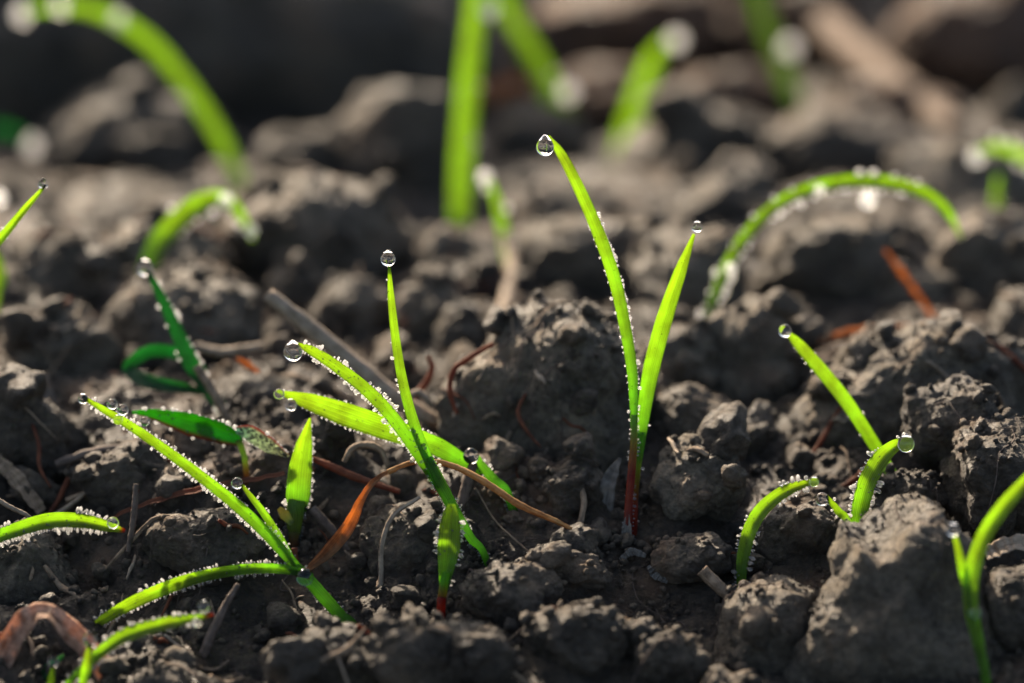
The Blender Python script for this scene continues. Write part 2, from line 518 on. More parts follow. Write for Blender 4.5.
def beads_mesh(fr, gap, size, both=(1, 1), surf=0, t0=0.03, t1=0.97, stretch=1.7, lvl=2, jit=0.85, down=True):
    """dew along the two edges (gap and size in cm) and scattered over the face of a blade"""
    ic, fa = ico(lvl)
    c, sd, nr, tg, w = fr['c'], fr['side'], fr['nrm'], fr['t'], fr['w']
    n = len(c)
    arc = np.concatenate([[0], np.cumsum(np.linalg.norm(np.diff(c, axis=0), axis=1))])
    cos, fcs, off = [], [], 0
    def put(p, ax, ra, rb):
        nonlocal off
        ax = ax / np.linalg.norm(ax)
        q = np.cross(ax, [0.3, 0.5, 0.8]); q /= np.linalg.norm(q)
        r = np.cross(ax, q)
        # fatter at the outer end
        k = 1 + 0.28 * ic[:, 2]
        pts = p + ic[:, 2:3] * ra * ax + (ic[:, 0] * k)[:, None] * rb * q + (ic[:, 1] * k)[:, None] * rb * r
        cos.append(pts); fcs.append(fa + off); off += len(ic)
    def at(a):
        f = np.interp(a, arc, np.arange(n))
        i = min(int(f), n - 2); g = f - i
        L = lambda x: x[i] * (1 - g) + x[i + 1] * g
        return L(c), L(sd), L(nr), L(tg), float(w[i] * (1 - g) + w[i + 1] * g)
    for sgn, on in zip((-1, 1), both):
        if not on: continue
        a = arc[-1] * t0
        while a < arc[-1] * t1:
            a += gap / on * RNG.uniform(1 - jit, 1 + jit)
            if a >= arc[-1] * t1: break
            if perlin(np.array([[a * 1.7 + sgn * 9.1, gap * 77, size * 50]]))[0] < -0.28: continue
            p, s, nn, tt, ww = at(a)
            sz = size * min(RNG.lognormal(-0.15, 0.5), 1.75)
            st = stretch * RNG.uniform(0.7, 1.25)
            ax = s * sgn + nn * RNG.uniform(-0.4, 0.5) + tt * RNG.uniform(-0.15, 0.55)
            if down: ax = ax + np.array([0, 0, -0.25])
            q = p + s * sgn * (ww / 2) + nn * (fr['fold'] * 0.5 * ww / 2)
            ax = ax / np.linalg.norm(ax)
            put(q + ax * sz * st * 0.32, ax, sz * st * 0.5, sz * 0.5)
    for _ in range(surf):
        a = arc[-1] * RNG.uniform(t0, t1)
        p, s, nn, tt, ww = at(a)
        e = RNG.uniform(-0.85, 0.85)
        sz = size * RNG.lognormal(-0.45, 0.35)
        q = p + s * e * ww / 2 + nn * (fr['fold'] * (abs(e) - 0.5) * ww / 2 + 0.008)
        put(q + nn * sz * 0.25, nn, sz * 0.42, sz * 0.5)
    if not cos: return None
    return np.vstack(cos), np.vstack(fcs)

def drop_mesh(rad, tear=0.35, lean=0.0):
    nr, ns = 22, 28
    th = np.linspace(0, np.pi, nr)
    r = np.sin(th)
    z = np.cos(th)
    up = np.clip(z, 0, 1)
    z = z + tear * up ** 3
    r = r * (1 - 0.35 * tear * up ** 2)
    a = np.linspace(0, 2 * np.pi, ns, endpoint=False)
    co = np.stack([r[:, None] * np.cos(a), r[:, None] * np.sin(a), np.repeat(z[:, None], ns, 1)], -1) * rad
    co[..., 0] += lean * np.clip(co[..., 2], 0, None)
    co = co.reshape(-1, 3)
    # collapse poles
    idx = np.arange(nr * ns).reshape(nr, ns)
    A, B = idx[:-1], idx[1:]
    f = np.stack([A, B, np.roll(B, -1, 1), np.roll(A, -1, 1)], -1).reshape(-1, 4)
    co[idx[0]] = co[idx[0]].mean(0) + (co[idx[0]] - co[idx[0]].mean(0)) * 1e-3
    co[idx[0], :2] += 0.0005 * np.stack([np.cos(a), np.sin(a)], 1) * rad
    co[idx[-1], :2] += 0.0005 * np.stack([np.cos(a), np.sin(a)], 1) * rad
    return co, f

def drop(px, py, d, rpx, label, tear=0.3, far=False, lean=0.0, group=None):
    c = P(px, py, d)
    co, f = drop_mesh(cm(rpx, d), tear, lean)
    o = link_mesh('dew_drop', co + c, f, M['water_far' if far else 'water'], origin=c)
    return tag(o, label, 'dew drop', group or 'dew drops on the grass')

BASES = []
TERRAIN_PINS = []       # (x, y, z, radius)

def seedling(label, base, parts, drops=(), name='grass_seedling', group='green grass seedlings', far=False, pin=True):
    """base: (px, py, d). parts: dicts. Each blade and stem is a mesh of its own, its dew a sub-part."""
    bx, by, bd = base
    b = P(bx, by, bd)
    if pin:
        TERRAIN_PINS.append((b[0], b[1], b[2] - 0.12, 0.8, 5.0))
        BASES.append((b[0], b[1], b[2]))
    root = empty(name, b)
    tag(root, label, 'seedling', group)
    for p in parts:
        kind = p.get('kind', 'leaf')
        d0 = p.get('d', bd)
        raw = [(q[0], q[1], d0 + (q[2] if len(q) > 2 else 0.0)) for q in p['pts']]
        pts = [P(*q) for q in raw]
        w = [cm(x, bd) for x in p['w']]
        if p.get('rooted', False):
            down = pts[0] + (pts[0] - pts[1]) / np.linalg.norm(pts[0] - pts[1]) * 0.5 + np.array([0, 0, -0.8])
            pts = [down] + pts; w = [w[0]] + w
        if kind == 'stem':
            co, f, uv, fr = tube(pts, w, bump=0.06, n=40)
        else:
            co, f, uv, fr = ribbon(pts, w, fold=p.get('fold', 0.35), roll=p.get('roll', 15.0), thick=p.get('thick', 0.02), curl=p.get('curl', 0.0))
        mk = p.get('m', 'leaf' if kind == 'leaf' else 'stem')
        if far and mk == 'leaf': mk = 'leaf_far'
        o = link_mesh(kind, co, f, M[mk], parent=root, uv=uv)
        if p.get('label'): o['label'] = p['label']
        bdw = p.get('dew')
        if bdw:
            r = beads_mesh(fr, cm(bdw.get('gap', 5) * (1.0 if far else 0.56), bd), cm(bdw.get('size', 3) * (1.0 if far else 0.5), bd), bdw.get('both', (1, 1)), bdw.get('surf', 0),
                           bdw.get('t0', 0.05), bdw.get('t1', 0.97), bdw.get('stretch', 1.7))
            if r:
                do = link_mesh('dew', r[0], r[1], M['dew_far' if far else 'dew'], parent=o)
                do['kind'] = 'stuff'
    for q in drops:
        drop(q[0], q[1], bd + (q[4] if len(q) > 4 else 0.0), q[2], q[3], tear=(q[5] if len(q) > 5 else 0.25), far=far)
    return root

# ------------------------------------------------------------------ seedlings in the sharp zone
seedling('tallest seedling with two narrow upright blades on a dark red stem', (628, 532, 36.0), [
    dict(kind='stem', m='stem_red', rooted=True, pts=[(628, 532), (629, 500), (632, 468), (634, 436), (634, 415)], w=[9, 8, 8, 7, 6], dew=dict(gap=7, size=3.2, both=(1.4, 0.4), stretch=1.5, t0=0.25)),
    dict(kind='sheath', m='grey', rooted=True, pts=[(627, 537, -0.06), (627, 526, -0.06), (628, 514, -0.06)], w=[11, 9, 3], fold=0.6, roll=20),
    dict(m='leaf', pts=[(634, 440), (634, 402), (632, 368), (625, 325), (615, 280), (600, 236), (580, 190), (562, 155), (548, 136)], w=[6, 9, 11, 12, 13, 13, 12, 10, 3], roll=12, fold=0.3,
         dew=dict(gap=7, size=4.0, both=(1.6, 0.45), stretch=1.15, t0=0.02, t1=0.72)),
    dict(m='stem_redgreen', kind='stem', rooted=True, pts=[(634, 530, 0.1), (635, 495, 0.1), (638, 460, 0.1), (641, 432, 0.1)], w=[7, 7, 8, 9], dew=dict(gap=9, size=3.2, both=(0.2, 1.2), t0=0.25)),
    dict(m='leaf', pts=[(638, 462, 0.1), (643, 418, 0.1), (651, 370, 0.1), (664, 320, 0.05), (680, 272, 0), (694, 234, 0)], w=[8, 13, 17, 17, 13, 3], roll=-10, fold=0.25, dew=dict(gap=40, size=3, both=(0.4, 0.6), t1=0.5)),
], [(545, 147, 9.0, 'large dew drop hanging at the tip of the tallest red-stemmed blade', -0.3, 0.45),
    (697, 227, 5.5, 'small dew drop on the tip of the second blade of the tallest seedling')])

seedling('short broad spindle-shaped blade fringed with dew on a red foot', (441, 612, 35.0), [
    dict(kind='stem', m='stem_redgreen', rooted=True, pts=[(441, 612), (442, 598), (444, 584), (446, 572)], w=[9, 9, 9, 9]),
    dict(m='leaf', pts=[(444, 590), (446, 572), (449, 550), (450, 530), (451, 514), (452, 504)], w=[8, 15, 23, 22, 16, 8], fold=0.45, roll=8, dew=dict(gap=4.2, size=3.6, stretch=2.2, surf=25)),
])

seedling('seedling with an upright blade and a dew-covered arching blade from one green stem', (487, 561, 35.6), [
    dict(kind='stem', m='stem', rooted=True, pts=[(487, 561), (471, 538), (456, 513), (444, 491), (434, 472), (428, 458)], w=[7, 9, 11, 13, 13, 10], dew=dict(gap=5, size=3.6, both=(1.2, 0.8), t0=0.3)),
    dict(m='leaf', pts=[(441, 487, -0.05), (428, 460, -0.05), (414, 425, -0.05), (403, 385, -0.05), (396, 345, -0.05), (391, 300, -0.05), (389, 266, -0.05)], w=[8, 11, 12, 11, 10, 8, 3], roll=-25, fold=0.4, dew=dict(gap=22, size=4, both=(0.05, 1.0), stretch=1.2)),
    dict(m='leaf', pts=[(442, 490), (425, 462), (400, 426), (375, 397), (345, 372), (315, 352), (297, 344)], w=[10, 14, 14, 14, 13, 11, 4], roll=20, fold=0.4, dew=dict(gap=4.2, size=4.0, both=(1.1, 1.1), surf=60, stretch=1.8, t0=0.1)),
], [(388, 259, 7.5, 'dew drop balanced on the tip of the upright middle blade', 0, 0.3),
    (293, 352, 9.5, 'large dew drop hanging from the tip of the arching dew-covered blade', 0, 0.4)])

seedling('small seedling with a long wide flat blade pointing away from its stem', (510, 500, 36.2), [
    dict(kind='stem', m='stem', rooted=True, pts=[(510, 500), (494, 480), (482, 466), (476, 456)], w=[9, 10, 9, 6], dew=dict(gap=5, size=4, both=(0.6, 1.0), stretch=1.4, surf=12)),
    dict(m='leaf', pts=[(482, 473), (464, 462), (440, 448), (412, 437), (380, 426), (345, 414), (308, 401), (276, 391)], w=[6, 15, 19, 21, 24, 24, 17, 2], roll=10, fold=0.2, dew=dict(gap=6, size=3.2, stretch=1.4, surf=25)),
], [(471, 456, 8, 'dew drop caught at the bend of the small stem beside the wide flat blade', -0.1, 0.1),
    (291, 405, 6, 'dew drop clinging under the wide flat blade near its tip', -0.1, 0.2),
    (279, 394, 5.5, 'dew drop at the pointed tip of the wide flat blade', -0.1, 0.0)])

seedling('leaning seedling with three dewy blades fanning from a bent green stem', (356, 633, 35.2), [
    dict(kind='stem', m='stem', rooted=True, pts=[(356, 633), (341, 616), (323, 596), (304, 575), (296, 566)], w=[10, 12, 13, 13, 9], dew=dict(gap=7, size=2.6, t0=0.3)),
    dict(m='leaf', pts=[(306, 577), (285, 553), (262, 528), (235, 503), (200, 475), (165, 449), (130, 425), (100, 407), (83, 397)], w=[9, 12, 13, 13, 12, 11, 10, 7, 3], roll=22, fold=0.55, dew=dict(gap=3.8, size=3.4, both=(1, 1), surf=60, stretch=1.7)),
    dict(m='leaf', pts=[(299, 570, 0.1), (282, 542, 0.1), (264, 514, 0.1), (251, 497, 0.1), (241, 484, 0.1)], w=[4, 8, 8, 6, 3], roll=-15, fold=0.4, dew=dict(gap=14, size=2.6)),
    dict(m='leaf', pts=[(308, 574, -0.1), (285, 569, -0.1), (255, 568, -0.1), (215, 573, -0.1), (175, 584, -0.15), (135, 601, -0.2), (105, 618, -0.2), (82, 635, -0.2)], w=[8, 10, 11, 12, 14, 14, 11, 3], roll=18, fold=0.5,
         dew=dict(gap=4.2, size=3.2, surf=60, stretch=1.9)),
], [(305, 577, 9, 'dew drop sitting on the fork of the leaning three-bladed stem', -0.2, 0.0),
    (83, 399, 5, 'dew drop at the very tip of the long leaning blade'),
    (112, 404, 5.5, 'first of two round drops riding on top of the long leaning blade', -0.1, 0.0),
    (122.5, 409.5, 6, 'second round drop on top of the long leaning blade, further from the tip', -0.1, 0.0),
    (118, 420, 5, 'dew drop hanging below the long leaning blade near its tip', -0.1, 0.2),
    (237, 483, 6, 'dew drop at the tip of the short middle blade of the leaning seedling', 0.1, 0.0)])

seedling('stubby pointed blade like a spearhead with white dew at its foot', (294, 545, 36.3), [
    dict(kind='stem', m='stem_brown', rooted=True, pts=[(294, 550), (294, 530), (295, 512), (297, 500)], w=[10, 14, 18, 18], dew=dict(gap=3, size=3.8, surf=50, stretch=1.8, t0=0.45, t1=1.0)),
    dict(m='leaf', pts=[(297, 512), (298, 495), (300, 470), (304, 445), (310, 418)], w=[18, 25, 24, 17, 2], roll=-8, fold=0.35, dew=dict(gap=5, size=3.4, both=(1.2, 0.1), stretch=1.3)),
    dict(kind='scale', m='yellow', pts=[(292, 524, -0.2), (285, 515, -0.2), (279, 508, -0.2)], w=[6, 11, 5], fold=0.2),
])

seedling('arching blade white with dew reaching in over the pale clod', (-35, 572, 35.1), [
    dict(m='leaf_redtip', rooted=True, pts=[(-35, 572), (-10, 542), (20, 529), (50, 521), (80, 521), (105, 526), (125, 531)], w=[9, 13, 15, 16, 15, 12, 4], roll=12, fold=0.4, dew=dict(gap=3.0, size=4.4, surf=50, stretch=2.2)),
], [(113, 523, 6, 'dew drop riding on the red tip of the white dewy arching blade', -0.1, 0.1)], pin=False)

seedling('low arching blade with a red tip rising beside two short shoots', (64, 694, 33.9), [
    dict(m='leaf_redtip', rooted=True, pts=[(64, 694), (85, 668), (105, 649), (130, 634), (170, 623), (214, 615)], w=[6, 10, 12, 15, 13, 3], roll=20, fold=0.35, dew=dict(gap=8, size=5, both=(0.7, 1.2), stretch=1.5)),
], [(204, 607, 6, 'dew drop perched on the red tip of the low arching blade', 0, 0.2),
    (196, 623, 4.5, 'little drop hanging under the red tip of the low arching blade', -0.1, 0.2)])

seedling('short green shoot capped by a pale drop beside the curled brown leaf', (82, 698, 33.7), [
    dict(m='leaf', rooted=True, pts=[(82, 698), (86, 670), (90, 645)], w=[8, 10, 5], roll=10),
], [(90, 640, 7, 'pale dew drop capping the short shoot beside the curled brown leaf')])

seedling('tiny shoot ending in a drop beside the foot of the curled brown leaf', (49, 700, 33.9), [
    dict(m='leaf', rooted=True, pts=[(49, 700), (51, 680), (53, 666)], w=[7, 7, 4], roll=-10),
    dict(m='leaf_cool', pts=[(25, 692, 0.4), (45, 672, 0.4), (64, 655, 0.4)], w=[10, 14, 3], roll=20),
], [(53, 662, 5.5, 'dew drop on the tiniest shoot beside the curled brown leaf')])

seedling('single curved blade with a row of dew standing in open crumbly soil', (741, 590, 35.3), [
    dict(m='leaf', rooted=True, pts=[(741, 590), (743, 560), (750, 531), (763, 509), (786, 491), (818, 480)], w=[9, 13, 15, 15, 13, 4], roll=15, fold=0.3, dew=dict(gap=5.5, size=4.6, both=(1.2, 1.1), stretch=1.9, surf=12)),
], [(814, 482, 5, 'dew drop hanging at the tip of the single curved blade', -0.1, 0.3)])

seedling('broad dew-studded blade and a tiny side blade behind the large smooth clod', (857, 535, 35.5), [
    dict(m='leaf', rooted=True, pts=[(857, 535), (861, 507), (868, 482), (880, 460), (895, 446), (912, 438)], w=[14, 18, 19, 18, 13, 4], roll=12, fold=0.3, dew=dict(gap=5, size=4.8, both=(1.1, 1.1), stretch=1.9, surf=28)),
    dict(m='leaf', rooted=True, pts=[(850, 530, -0.1), (838, 511, -0.1), (826, 496, -0.1)], w=[8, 8, 4], roll=-10, dew=dict(gap=7, size=4.5, both=(0.6, 0.8), stretch=1.7)),
], [(906, 444, 8.5, 'heavy dew drop under the bent tip of the broad dew-studded blade', -0.2, 0.3),
    (822, 499, 7, 'round dew drop at the tip of the tiny side blade by the large clod', -0.1, 0.0)])

seedling('straight smooth blade leaning over the dark gap between two rough clods', (905, 502, 36.7), [
    dict(m='leaf', rooted=True, pts=[(906, 503), (890, 471), (870, 438), (845, 400), (820, 369), (800, 346), (786, 331)], w=[8, 11, 13, 14, 14, 12, 4], roll=-12, fold=0.25, dew=dict(gap=30, size=3.4, both=(0.4, 1.0), stretch=1.3)),
], [(785, 331, 6.5, 'dew drop at the tip of the straight smooth leaning blade', -0.2, 0.1)])

seedling('soft bright seedling with a tall bending blade and a short one before the smooth clod', (987, 690, 33.4), [
    dict(m='leaf', rooted=True, pts=[(987, 692), (979, 645), (971, 605), (973, 570), (985, 535), (1006, 504), (1036, 472)], w=[9, 12, 15, 16, 16, 15, 12], roll=10, fold=0.25),
    dict(m='leaf', pts=[(974, 620, 0.05), (963, 572, 0.05), (955, 536, 0.05)], w=[7, 10, 5], roll=-15),
], [(953, 530, 6.5, 'blurred dew drop on the short blade before the smooth clod'), (975, 613, 6, 'soft dew drop in the fork of the bright front seedling', -0.1, 0.0)])

seedling('thin slanting blade with a drop at its raised tip near the frame edge', (-40, 290, 36.4), [
    dict(m='leaf', rooted=True, pts=[(-40, 288), (-20, 262), (3, 236), (25, 209), (45, 186)], w=[10, 10, 9, 7, 3], roll=10, dew=dict(gap=9, size=3, both=(0.3, 1), stretch=1.2, t1=0.75)),
], [(43, 184, 5, 'dew drop on the raised tip of the thin slanting blade')], pin=False)

# ------------------------------------------------------------------ seedlings out of focus
FG = 'blurred grass seedlings behind'
seedling('bluish green blade leaning beside a looped blade in a shady hollow', (226, 418, 38.2), [
    dict(m='leaf_cool', rooted=True, pts=[(226, 418), (206, 387), (190, 360), (173, 322), (158, 290), (147, 270)], w=[9, 15, 17, 13, 9, 4], roll=10, dew=dict(gap=12, size=5.5, both=(1.2, 0.3), stretch=1.0, t0=0.3)),
    dict(m='leaf_cool', pts=[(206, 372, 0.2), (180, 354, 0.3), (150, 351, 0.2), (128, 368, 0), (148, 382, -0.2), (182, 388, -0.2), (202, 392, 0)], w=[8, 13, 14, 13, 15, 12, 6], roll=20),
], [(145, 268, 8, 'bright dew drop on the tip of the bluish green blade', 0, 0.3)])

seedling('drooping dark green leaf with red margins and a frosted dewy end', (246, 470, 36.6), [
    dict(kind='stem', m='stem_brown', rooted=True, pts=[(246, 470), (243, 452), (238, 440)], w=[6, 6, 7]),
    dict(m='leaf_deep', pts=[(242, 442), (225, 433), (190, 423), (155, 414), (132, 412)], w=[10, 26, 28, 14, 3], roll=35, fold=0.35, dew=dict(gap=9, size=6, both=(1.0, 0.3), surf=22, stretch=1.1)),
    dict(m='leaf_pale', pts=[(236, 430, -0.1), (250, 433, -0.1), (270, 445, -0.1), (289, 456, -0.1)], w=[8, 20, 19, 3], roll=-35, fold=0.15, dew=dict(gap=4, size=4.6, surf=420, stretch=1.0)),
], [(113 + 32, 421, 5, 'dew drop lying on the dark green drooping leaf near its tip', -0.2, 0.0)])

seedling('tall arching blade beaded with blurred dew bowing towards its drop', (702, 338, 40.8), [
    dict(m='leaf', rooted=True, pts=[(702, 336), (716, 295), (738, 248), (775, 207), (820, 187), (870, 182), (915, 190), (945, 209), (962, 240)], w=[8, 12, 13, 13, 14, 15, 14, 10, 3], roll=20, fold=0.3, dew=dict(gap=8, size=4.6, both=(1.2, 0.7), surf=14, stretch=1.0, t1=0.85)),
    dict(m='leaf', pts=[(712, 310, 0.2), (720, 280, 0.2), (733, 248, 0.2)], w=[8, 10, 3]),
], [(868, 200, 9, 'big white drop hanging below the crown of the arching blade', 0, 0.2), (731, 269, 6, 'white blurred drop low on the tall arching blade', -0.2, 0.0),
    (820, 190, 5, 'small bright drop on top of the tall arching blade', -0.2, 0.0)], group=FG, far=True)

seedling('dewy blade arching in from beyond the rough clods', (1075, 190, 46.0), [
    dict(m='leaf', rooted=True, pts=[(1075, 195), (1035, 162), (1000, 147), (974, 153)], w=[14, 16, 14, 5], roll=20, dew=dict(gap=9, size=7, surf=14, stretch=1.0)),
], [(976, 157, 8, 'white drop at the tip of the blade arching in from beyond the clods')], group=FG, far=True, pin=False)
seedling('short green stub standing behind a dark clod', (997, 212, 46.5), [
    dict(m='leaf', rooted=True, pts=[(997, 214), (997, 195), (999, 176)], w=[10, 11, 5])], group=FG, far=True)
seedling('thick upright blurred stalk running out of the top of the view', (461, 243, 48.8), [
    dict(m='leaf', rooted=True, pts=[(460, 243), (462, 170), (468, 90), (476, 5), (482, -45)], w=[20, 22, 23, 21, 17], roll=5, fold=0.2, dew=dict(gap=70, size=4.5, both=(1, 1), stretch=1.0)),
], [(489, 9, 9, 'blurred drop high on the thick upright stalk', -0.3, 0.0)], group=FG, far=True)
seedling('slanting blurred blade behind the tallest seedling', (580, 158, 54.0), [
    dict(m='leaf', rooted=True, pts=[(576, 158), (560, 110), (538, 62), (514, 20), (492, -30)], w=[18, 21, 20, 18, 14], roll=15, dew=dict(gap=90, size=5, stretch=1.0)),
], [(568, 92, 8, 'blurred round drop on the slanting blade behind the tallest seedling', -0.3, 0.0)], group=FG, far=True)
seedling('broad blurred blade carrying two discs of light', (630, 158, 54.0), [
    dict(m='leaf', rooted=True, pts=[(622, 158), (634, 115), (650, 66), (668, 38)], w=[22, 24, 20, 6], roll=-10),
], [(676, 40, 8.5, 'upper blurred drop at the tip of the broad blurred blade', -0.3, 0.0), (655, 118, 7, 'lower blurred drop on the broad blurred blade', -0.4, 0.0)], group=FG, far=True)
seedling('farthest blurred blade standing against the pale straw', (804, 122, 56.5), [
    dict(rooted=True, pts=[(802, 122), (786, 75), (766, 22), (748, -35)], w=[15, 18, 18, 14], m='leaf_dim', roll=10),
], [(790, 47, 9, 'large blurred drop on the farthest blade by the pale straw', -0.3, 0.0)], group=FG, far=True)
seedling('short blurred shoot topped by a bright disc above a pale stick', (507, 258, 44.5), [
    dict(m='leaf', rooted=True, pts=[(507, 258), (500, 215), (488, 178)], w=[9, 12, 5], roll=-10, dew=dict(gap=14, size=7, both=(0.2, 1), stretch=1.0)),
], [(485, 177, 7, 'bright blurred drop on the short shoot above the pale stick', -0.1, 0.0)], group=FG, far=True)
seedling('long blurred blade arching over the dark hollow', (256, 215, 50.5), [
    dict(m='leaf', rooted=True, pts=[(256, 218), (228, 152), (192, 92), (150, 42), (102, 13), (60, 6), (24, 12)], w=[11, 16, 17, 17, 15, 11, 5], roll=20, dew=dict(gap=45, size=5, both=(0.6, 0.3), surf=2, stretch=1.0, t0=0.45)),
], [(22, 15, 8, 'blurred drop at the tip of the long blade over the dark hollow'), (118, 20, 8, 'blurred drop near the crown of the blade over the dark hollow', -0.3, 0.0), (60, 7, 7, 'blurred drop between crown and tip of the blade over the dark hollow', -0.3, 0.0)], group=FG, far=True)
seedling('short bright blurred blade bent over like a hook', (150, 262, 42.3), [
    dict(m='leaf', rooted=True, pts=[(152, 258), (174, 226), (203, 203), (228, 201), (244, 222), (253, 242)], w=[20, 23, 21, 15, 9, 3], roll=15, dew=dict(gap=16, size=5, both=(1, 0.3), stretch=1.0, t0=0.5)),
], [(226, 200, 7, 'brilliant blurred drop at the bend of the hooked blade', -0.2, 0.0), (251, 231, 6, 'blurred drop at the lower tip of the hooked blade', -0.2, 0.0)], group=FG, far=True)
seedling('blurred green stub at the border below the thin slanting blade', (-6, 305, 41.0), [
    dict(m='leaf', rooted=True, pts=[(-8, 305), (-3, 275), (-9, 245)], w=[16, 20, 6])], group=FG, far=True)
seedling('dim blurred blade tip holding one grey disc in the dark hollow', (-60, 175, 52.0), [
    dict(m='leaf_cool', rooted=True, pts=[(-60, 180), (-30, 145), (5, 133), (30, 142)], w=[20, 24, 20, 6])],
    [(32, 146, 8, 'grey blurred drop hanging in the dark hollow')], group=FG, far=True, pin=False)
seedling('blurred blade tip with a drop just inside the frame border', (-45, 255, 42.5), [
    dict(m='leaf', rooted=True, pts=[(-45, 258), (-30, 220), (-6, 192)], w=[12, 14, 5])],
    [(-1, 199, 8, 'blurred drop cut by the frame border above the dark ground')], group=FG, far=True, pin=False)

# ------------------------------------------------------------------ clods
CLOD_Z = []
def clod(label, cx, cy, rx, ry, d=None, thick=None, level=6, rough=1.0, seed=None, outline=None, m='clod', big=0.6, lift=None, group='clods of earth'):
    """a lump of earth round the pixel cx, cy, rx by ry pixels large, at d cm"""
    if seed is None: seed = int(abs(cx * 7 + cy * 13)) % 9973
    if d is None: d = dep(cy, lift=cm(ry, 42) * (0.3 if lift is None else lift))
    c = P(cx, cy, d)
    ic, fa = ico(level)
    a = ic @ AX; b = ic @ AU; f = ic @ AF
    R = cm(max(rx, ry), d)
    if outline:
        op = np.array(outline, float) - [cx, cy]
        th = np.arctan2(-op[:, 1], op[:, 0]); rr = np.hypot(op[:, 0], op[:, 1])
        o = np.argsort(th); th, rr = th[o], rr[o]
        th = np.concatenate([th - 2 * np.pi, th, th + 2 * np.pi]); rr = np.tile(rr, 3)
        ang = np.arctan2(b, a)
        r2 = cm(np.interp(ang, th, rr), d)
        kx = ky = r2
    else:
        kx, ky = cm(rx, d), cm(ry, d)
    kd = cm(thick if thick else 0.9 * min(rx, ry) + 0.1 * max(rx, ry), d)
    if d > 40: rough = rough * 0.5
    if m == 'clod' and 38.5 < d < 50: m = 'clod_pale'  # mid-distance clods take the lighter copy, light put into their colour
    sh = 1 + 0.16 * perlin(ic * 1.25 + seed * 0.37, seed) + 0.09 * perlin(ic * 2.6 + seed, seed + 3)
    rs = np.random.default_rng(seed)
    if not outline:                              # broken faces
        for _ in range(7):
            nrm = rs.normal(size=3); nrm /= np.linalg.norm(nrm)
            lim = rs.uniform(0.72, 0.95)
            dd = ic @ nrm * sh
            k = np.where(dd > lim, lim / np.maximum(dd, 1e-4), 1.0)
            sh = sh * (0.25 + 0.75 * k)
    elif outline:
        sh = 1 + (sh - 1) * big
    pos = c + sh[:, None] * (a[:, None] * np.atleast_1d(kx).reshape(-1, 1) * AX + b[:, None] * np.atleast_1d(ky).reshape(-1, 1) * AU + f[:, None] * kd * AF)
    n = pos - c; n /= np.linalg.norm(n, axis=1)[:, None]
    wob = 0.18 * np.stack([perlin(pos * 1.6 + 5, seed), perlin(pos * 1.6 + 15, seed), perlin(pos * 1.6 + 25, seed)], 1)
    pw = pos + wob
    lumps = bumps(pw / 0.62 + seed, seed) * 0.16 * min(1.0, R / 0.8)
    mid = bumps(pw / 0.26 + seed * 2, seed + 1) * 0.08
    fine = bumps(pw / 0.11, seed + 2) * 0.034
    mask = np.clip(0.5 + 1.2 * perlin(pos * 0.9 + 40, seed), 0.15, 1.0)
    grit = fbm(pos * 4.0, 4, seed, 0.6) * 0.04
    pos = pos + n * (rough * (lumps + (mid + fine) * mask) - 0.06 + grit)[:, None]
    bottom = c - np.array([0, 0, cm(ry, d) * 0.8])
    o = link_mesh('soil_clod', pos, fa, M[m], origin=bottom)
    tag(o, label, 'clod', group)
    CLOD_Z.append(pos)
    TERRAIN_PINS.append((c[0], c[1] + 0.2 * R, c[2] - 0.62 * cm(ry, d), max(0.6, 0.8 * R), 1.0))
    return o

clod('largest smooth clod, softly lit, with a knobbly peak in the near corner', 890, 620, 110, 120, d=34.65, level=7, thick=80, rough=0.62, m='clod_smooth', big=1.3,
     outline=[(782, 700), (783, 650), (795, 622), (812, 600), (830, 572), (838, 545), (842, 527), (862, 530), (884, 520), (897, 503), (918, 496), (940, 504), (958, 522), (975, 545), (988, 575), (1000, 620), (1000, 700), (890, 740)])
clod('flat-topped clod with a pale sunlit top beside the largest smooth clod', 768, 648, 55, 60, d=34.85, rough=0.5, m='clod_smooth',
     outline=[(716, 690), (718, 640), (728, 608), (742, 590), (770, 583), (800, 582), (815, 590), (818, 640), (812, 700), (765, 710)])
clod('rounded rim-lit clod under the white dewy blade', 22, 592, 56, 62, d=36.0, rough=0.6, m='clod_pale')
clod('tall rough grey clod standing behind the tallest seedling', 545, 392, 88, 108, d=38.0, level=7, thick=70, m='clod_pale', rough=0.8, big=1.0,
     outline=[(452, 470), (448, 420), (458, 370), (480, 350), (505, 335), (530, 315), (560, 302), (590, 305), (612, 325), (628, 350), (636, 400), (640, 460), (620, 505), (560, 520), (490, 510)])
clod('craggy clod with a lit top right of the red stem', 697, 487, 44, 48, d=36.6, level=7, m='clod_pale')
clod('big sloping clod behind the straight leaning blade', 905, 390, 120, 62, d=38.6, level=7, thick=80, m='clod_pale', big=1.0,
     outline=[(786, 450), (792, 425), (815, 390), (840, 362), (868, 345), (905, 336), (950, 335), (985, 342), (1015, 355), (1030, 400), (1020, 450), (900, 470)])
clod('round flat-faced clod set into the sloping clod', 958, 424, 46, 44, d=36.8)
clod('fissured lump above the bright front seedling', 1000, 480, 62, 55, d=36.0, level=7)
clod('smooth boulder-like clod behind the drop of the straight blade', 752, 372, 54, 62, d=39.8)
clod('wide dark clod below the tall arching blade', 832, 272, 80, 62)
clod('rounded clod beneath the dry orange stalk', 908, 295, 48, 36)
clod('lumpy clod at the frame border under the short stub', 996, 272, 66, 66)
clod('clod in the crook of the border beside the fissured lump', 1030, 330, 42, 40)
clod('blurred rounded clod just behind the crown of the tall arching blade', 850, 156, 84, 58)
clod('blurred clod beyond the blade arching in at the border', 960, 196, 80, 52)
clod('blurred hump behind the tip of the tallest seedling', 600, 266, 78, 56)
clod('dark blurred clod right behind the second tall blade', 694, 286, 62, 58)
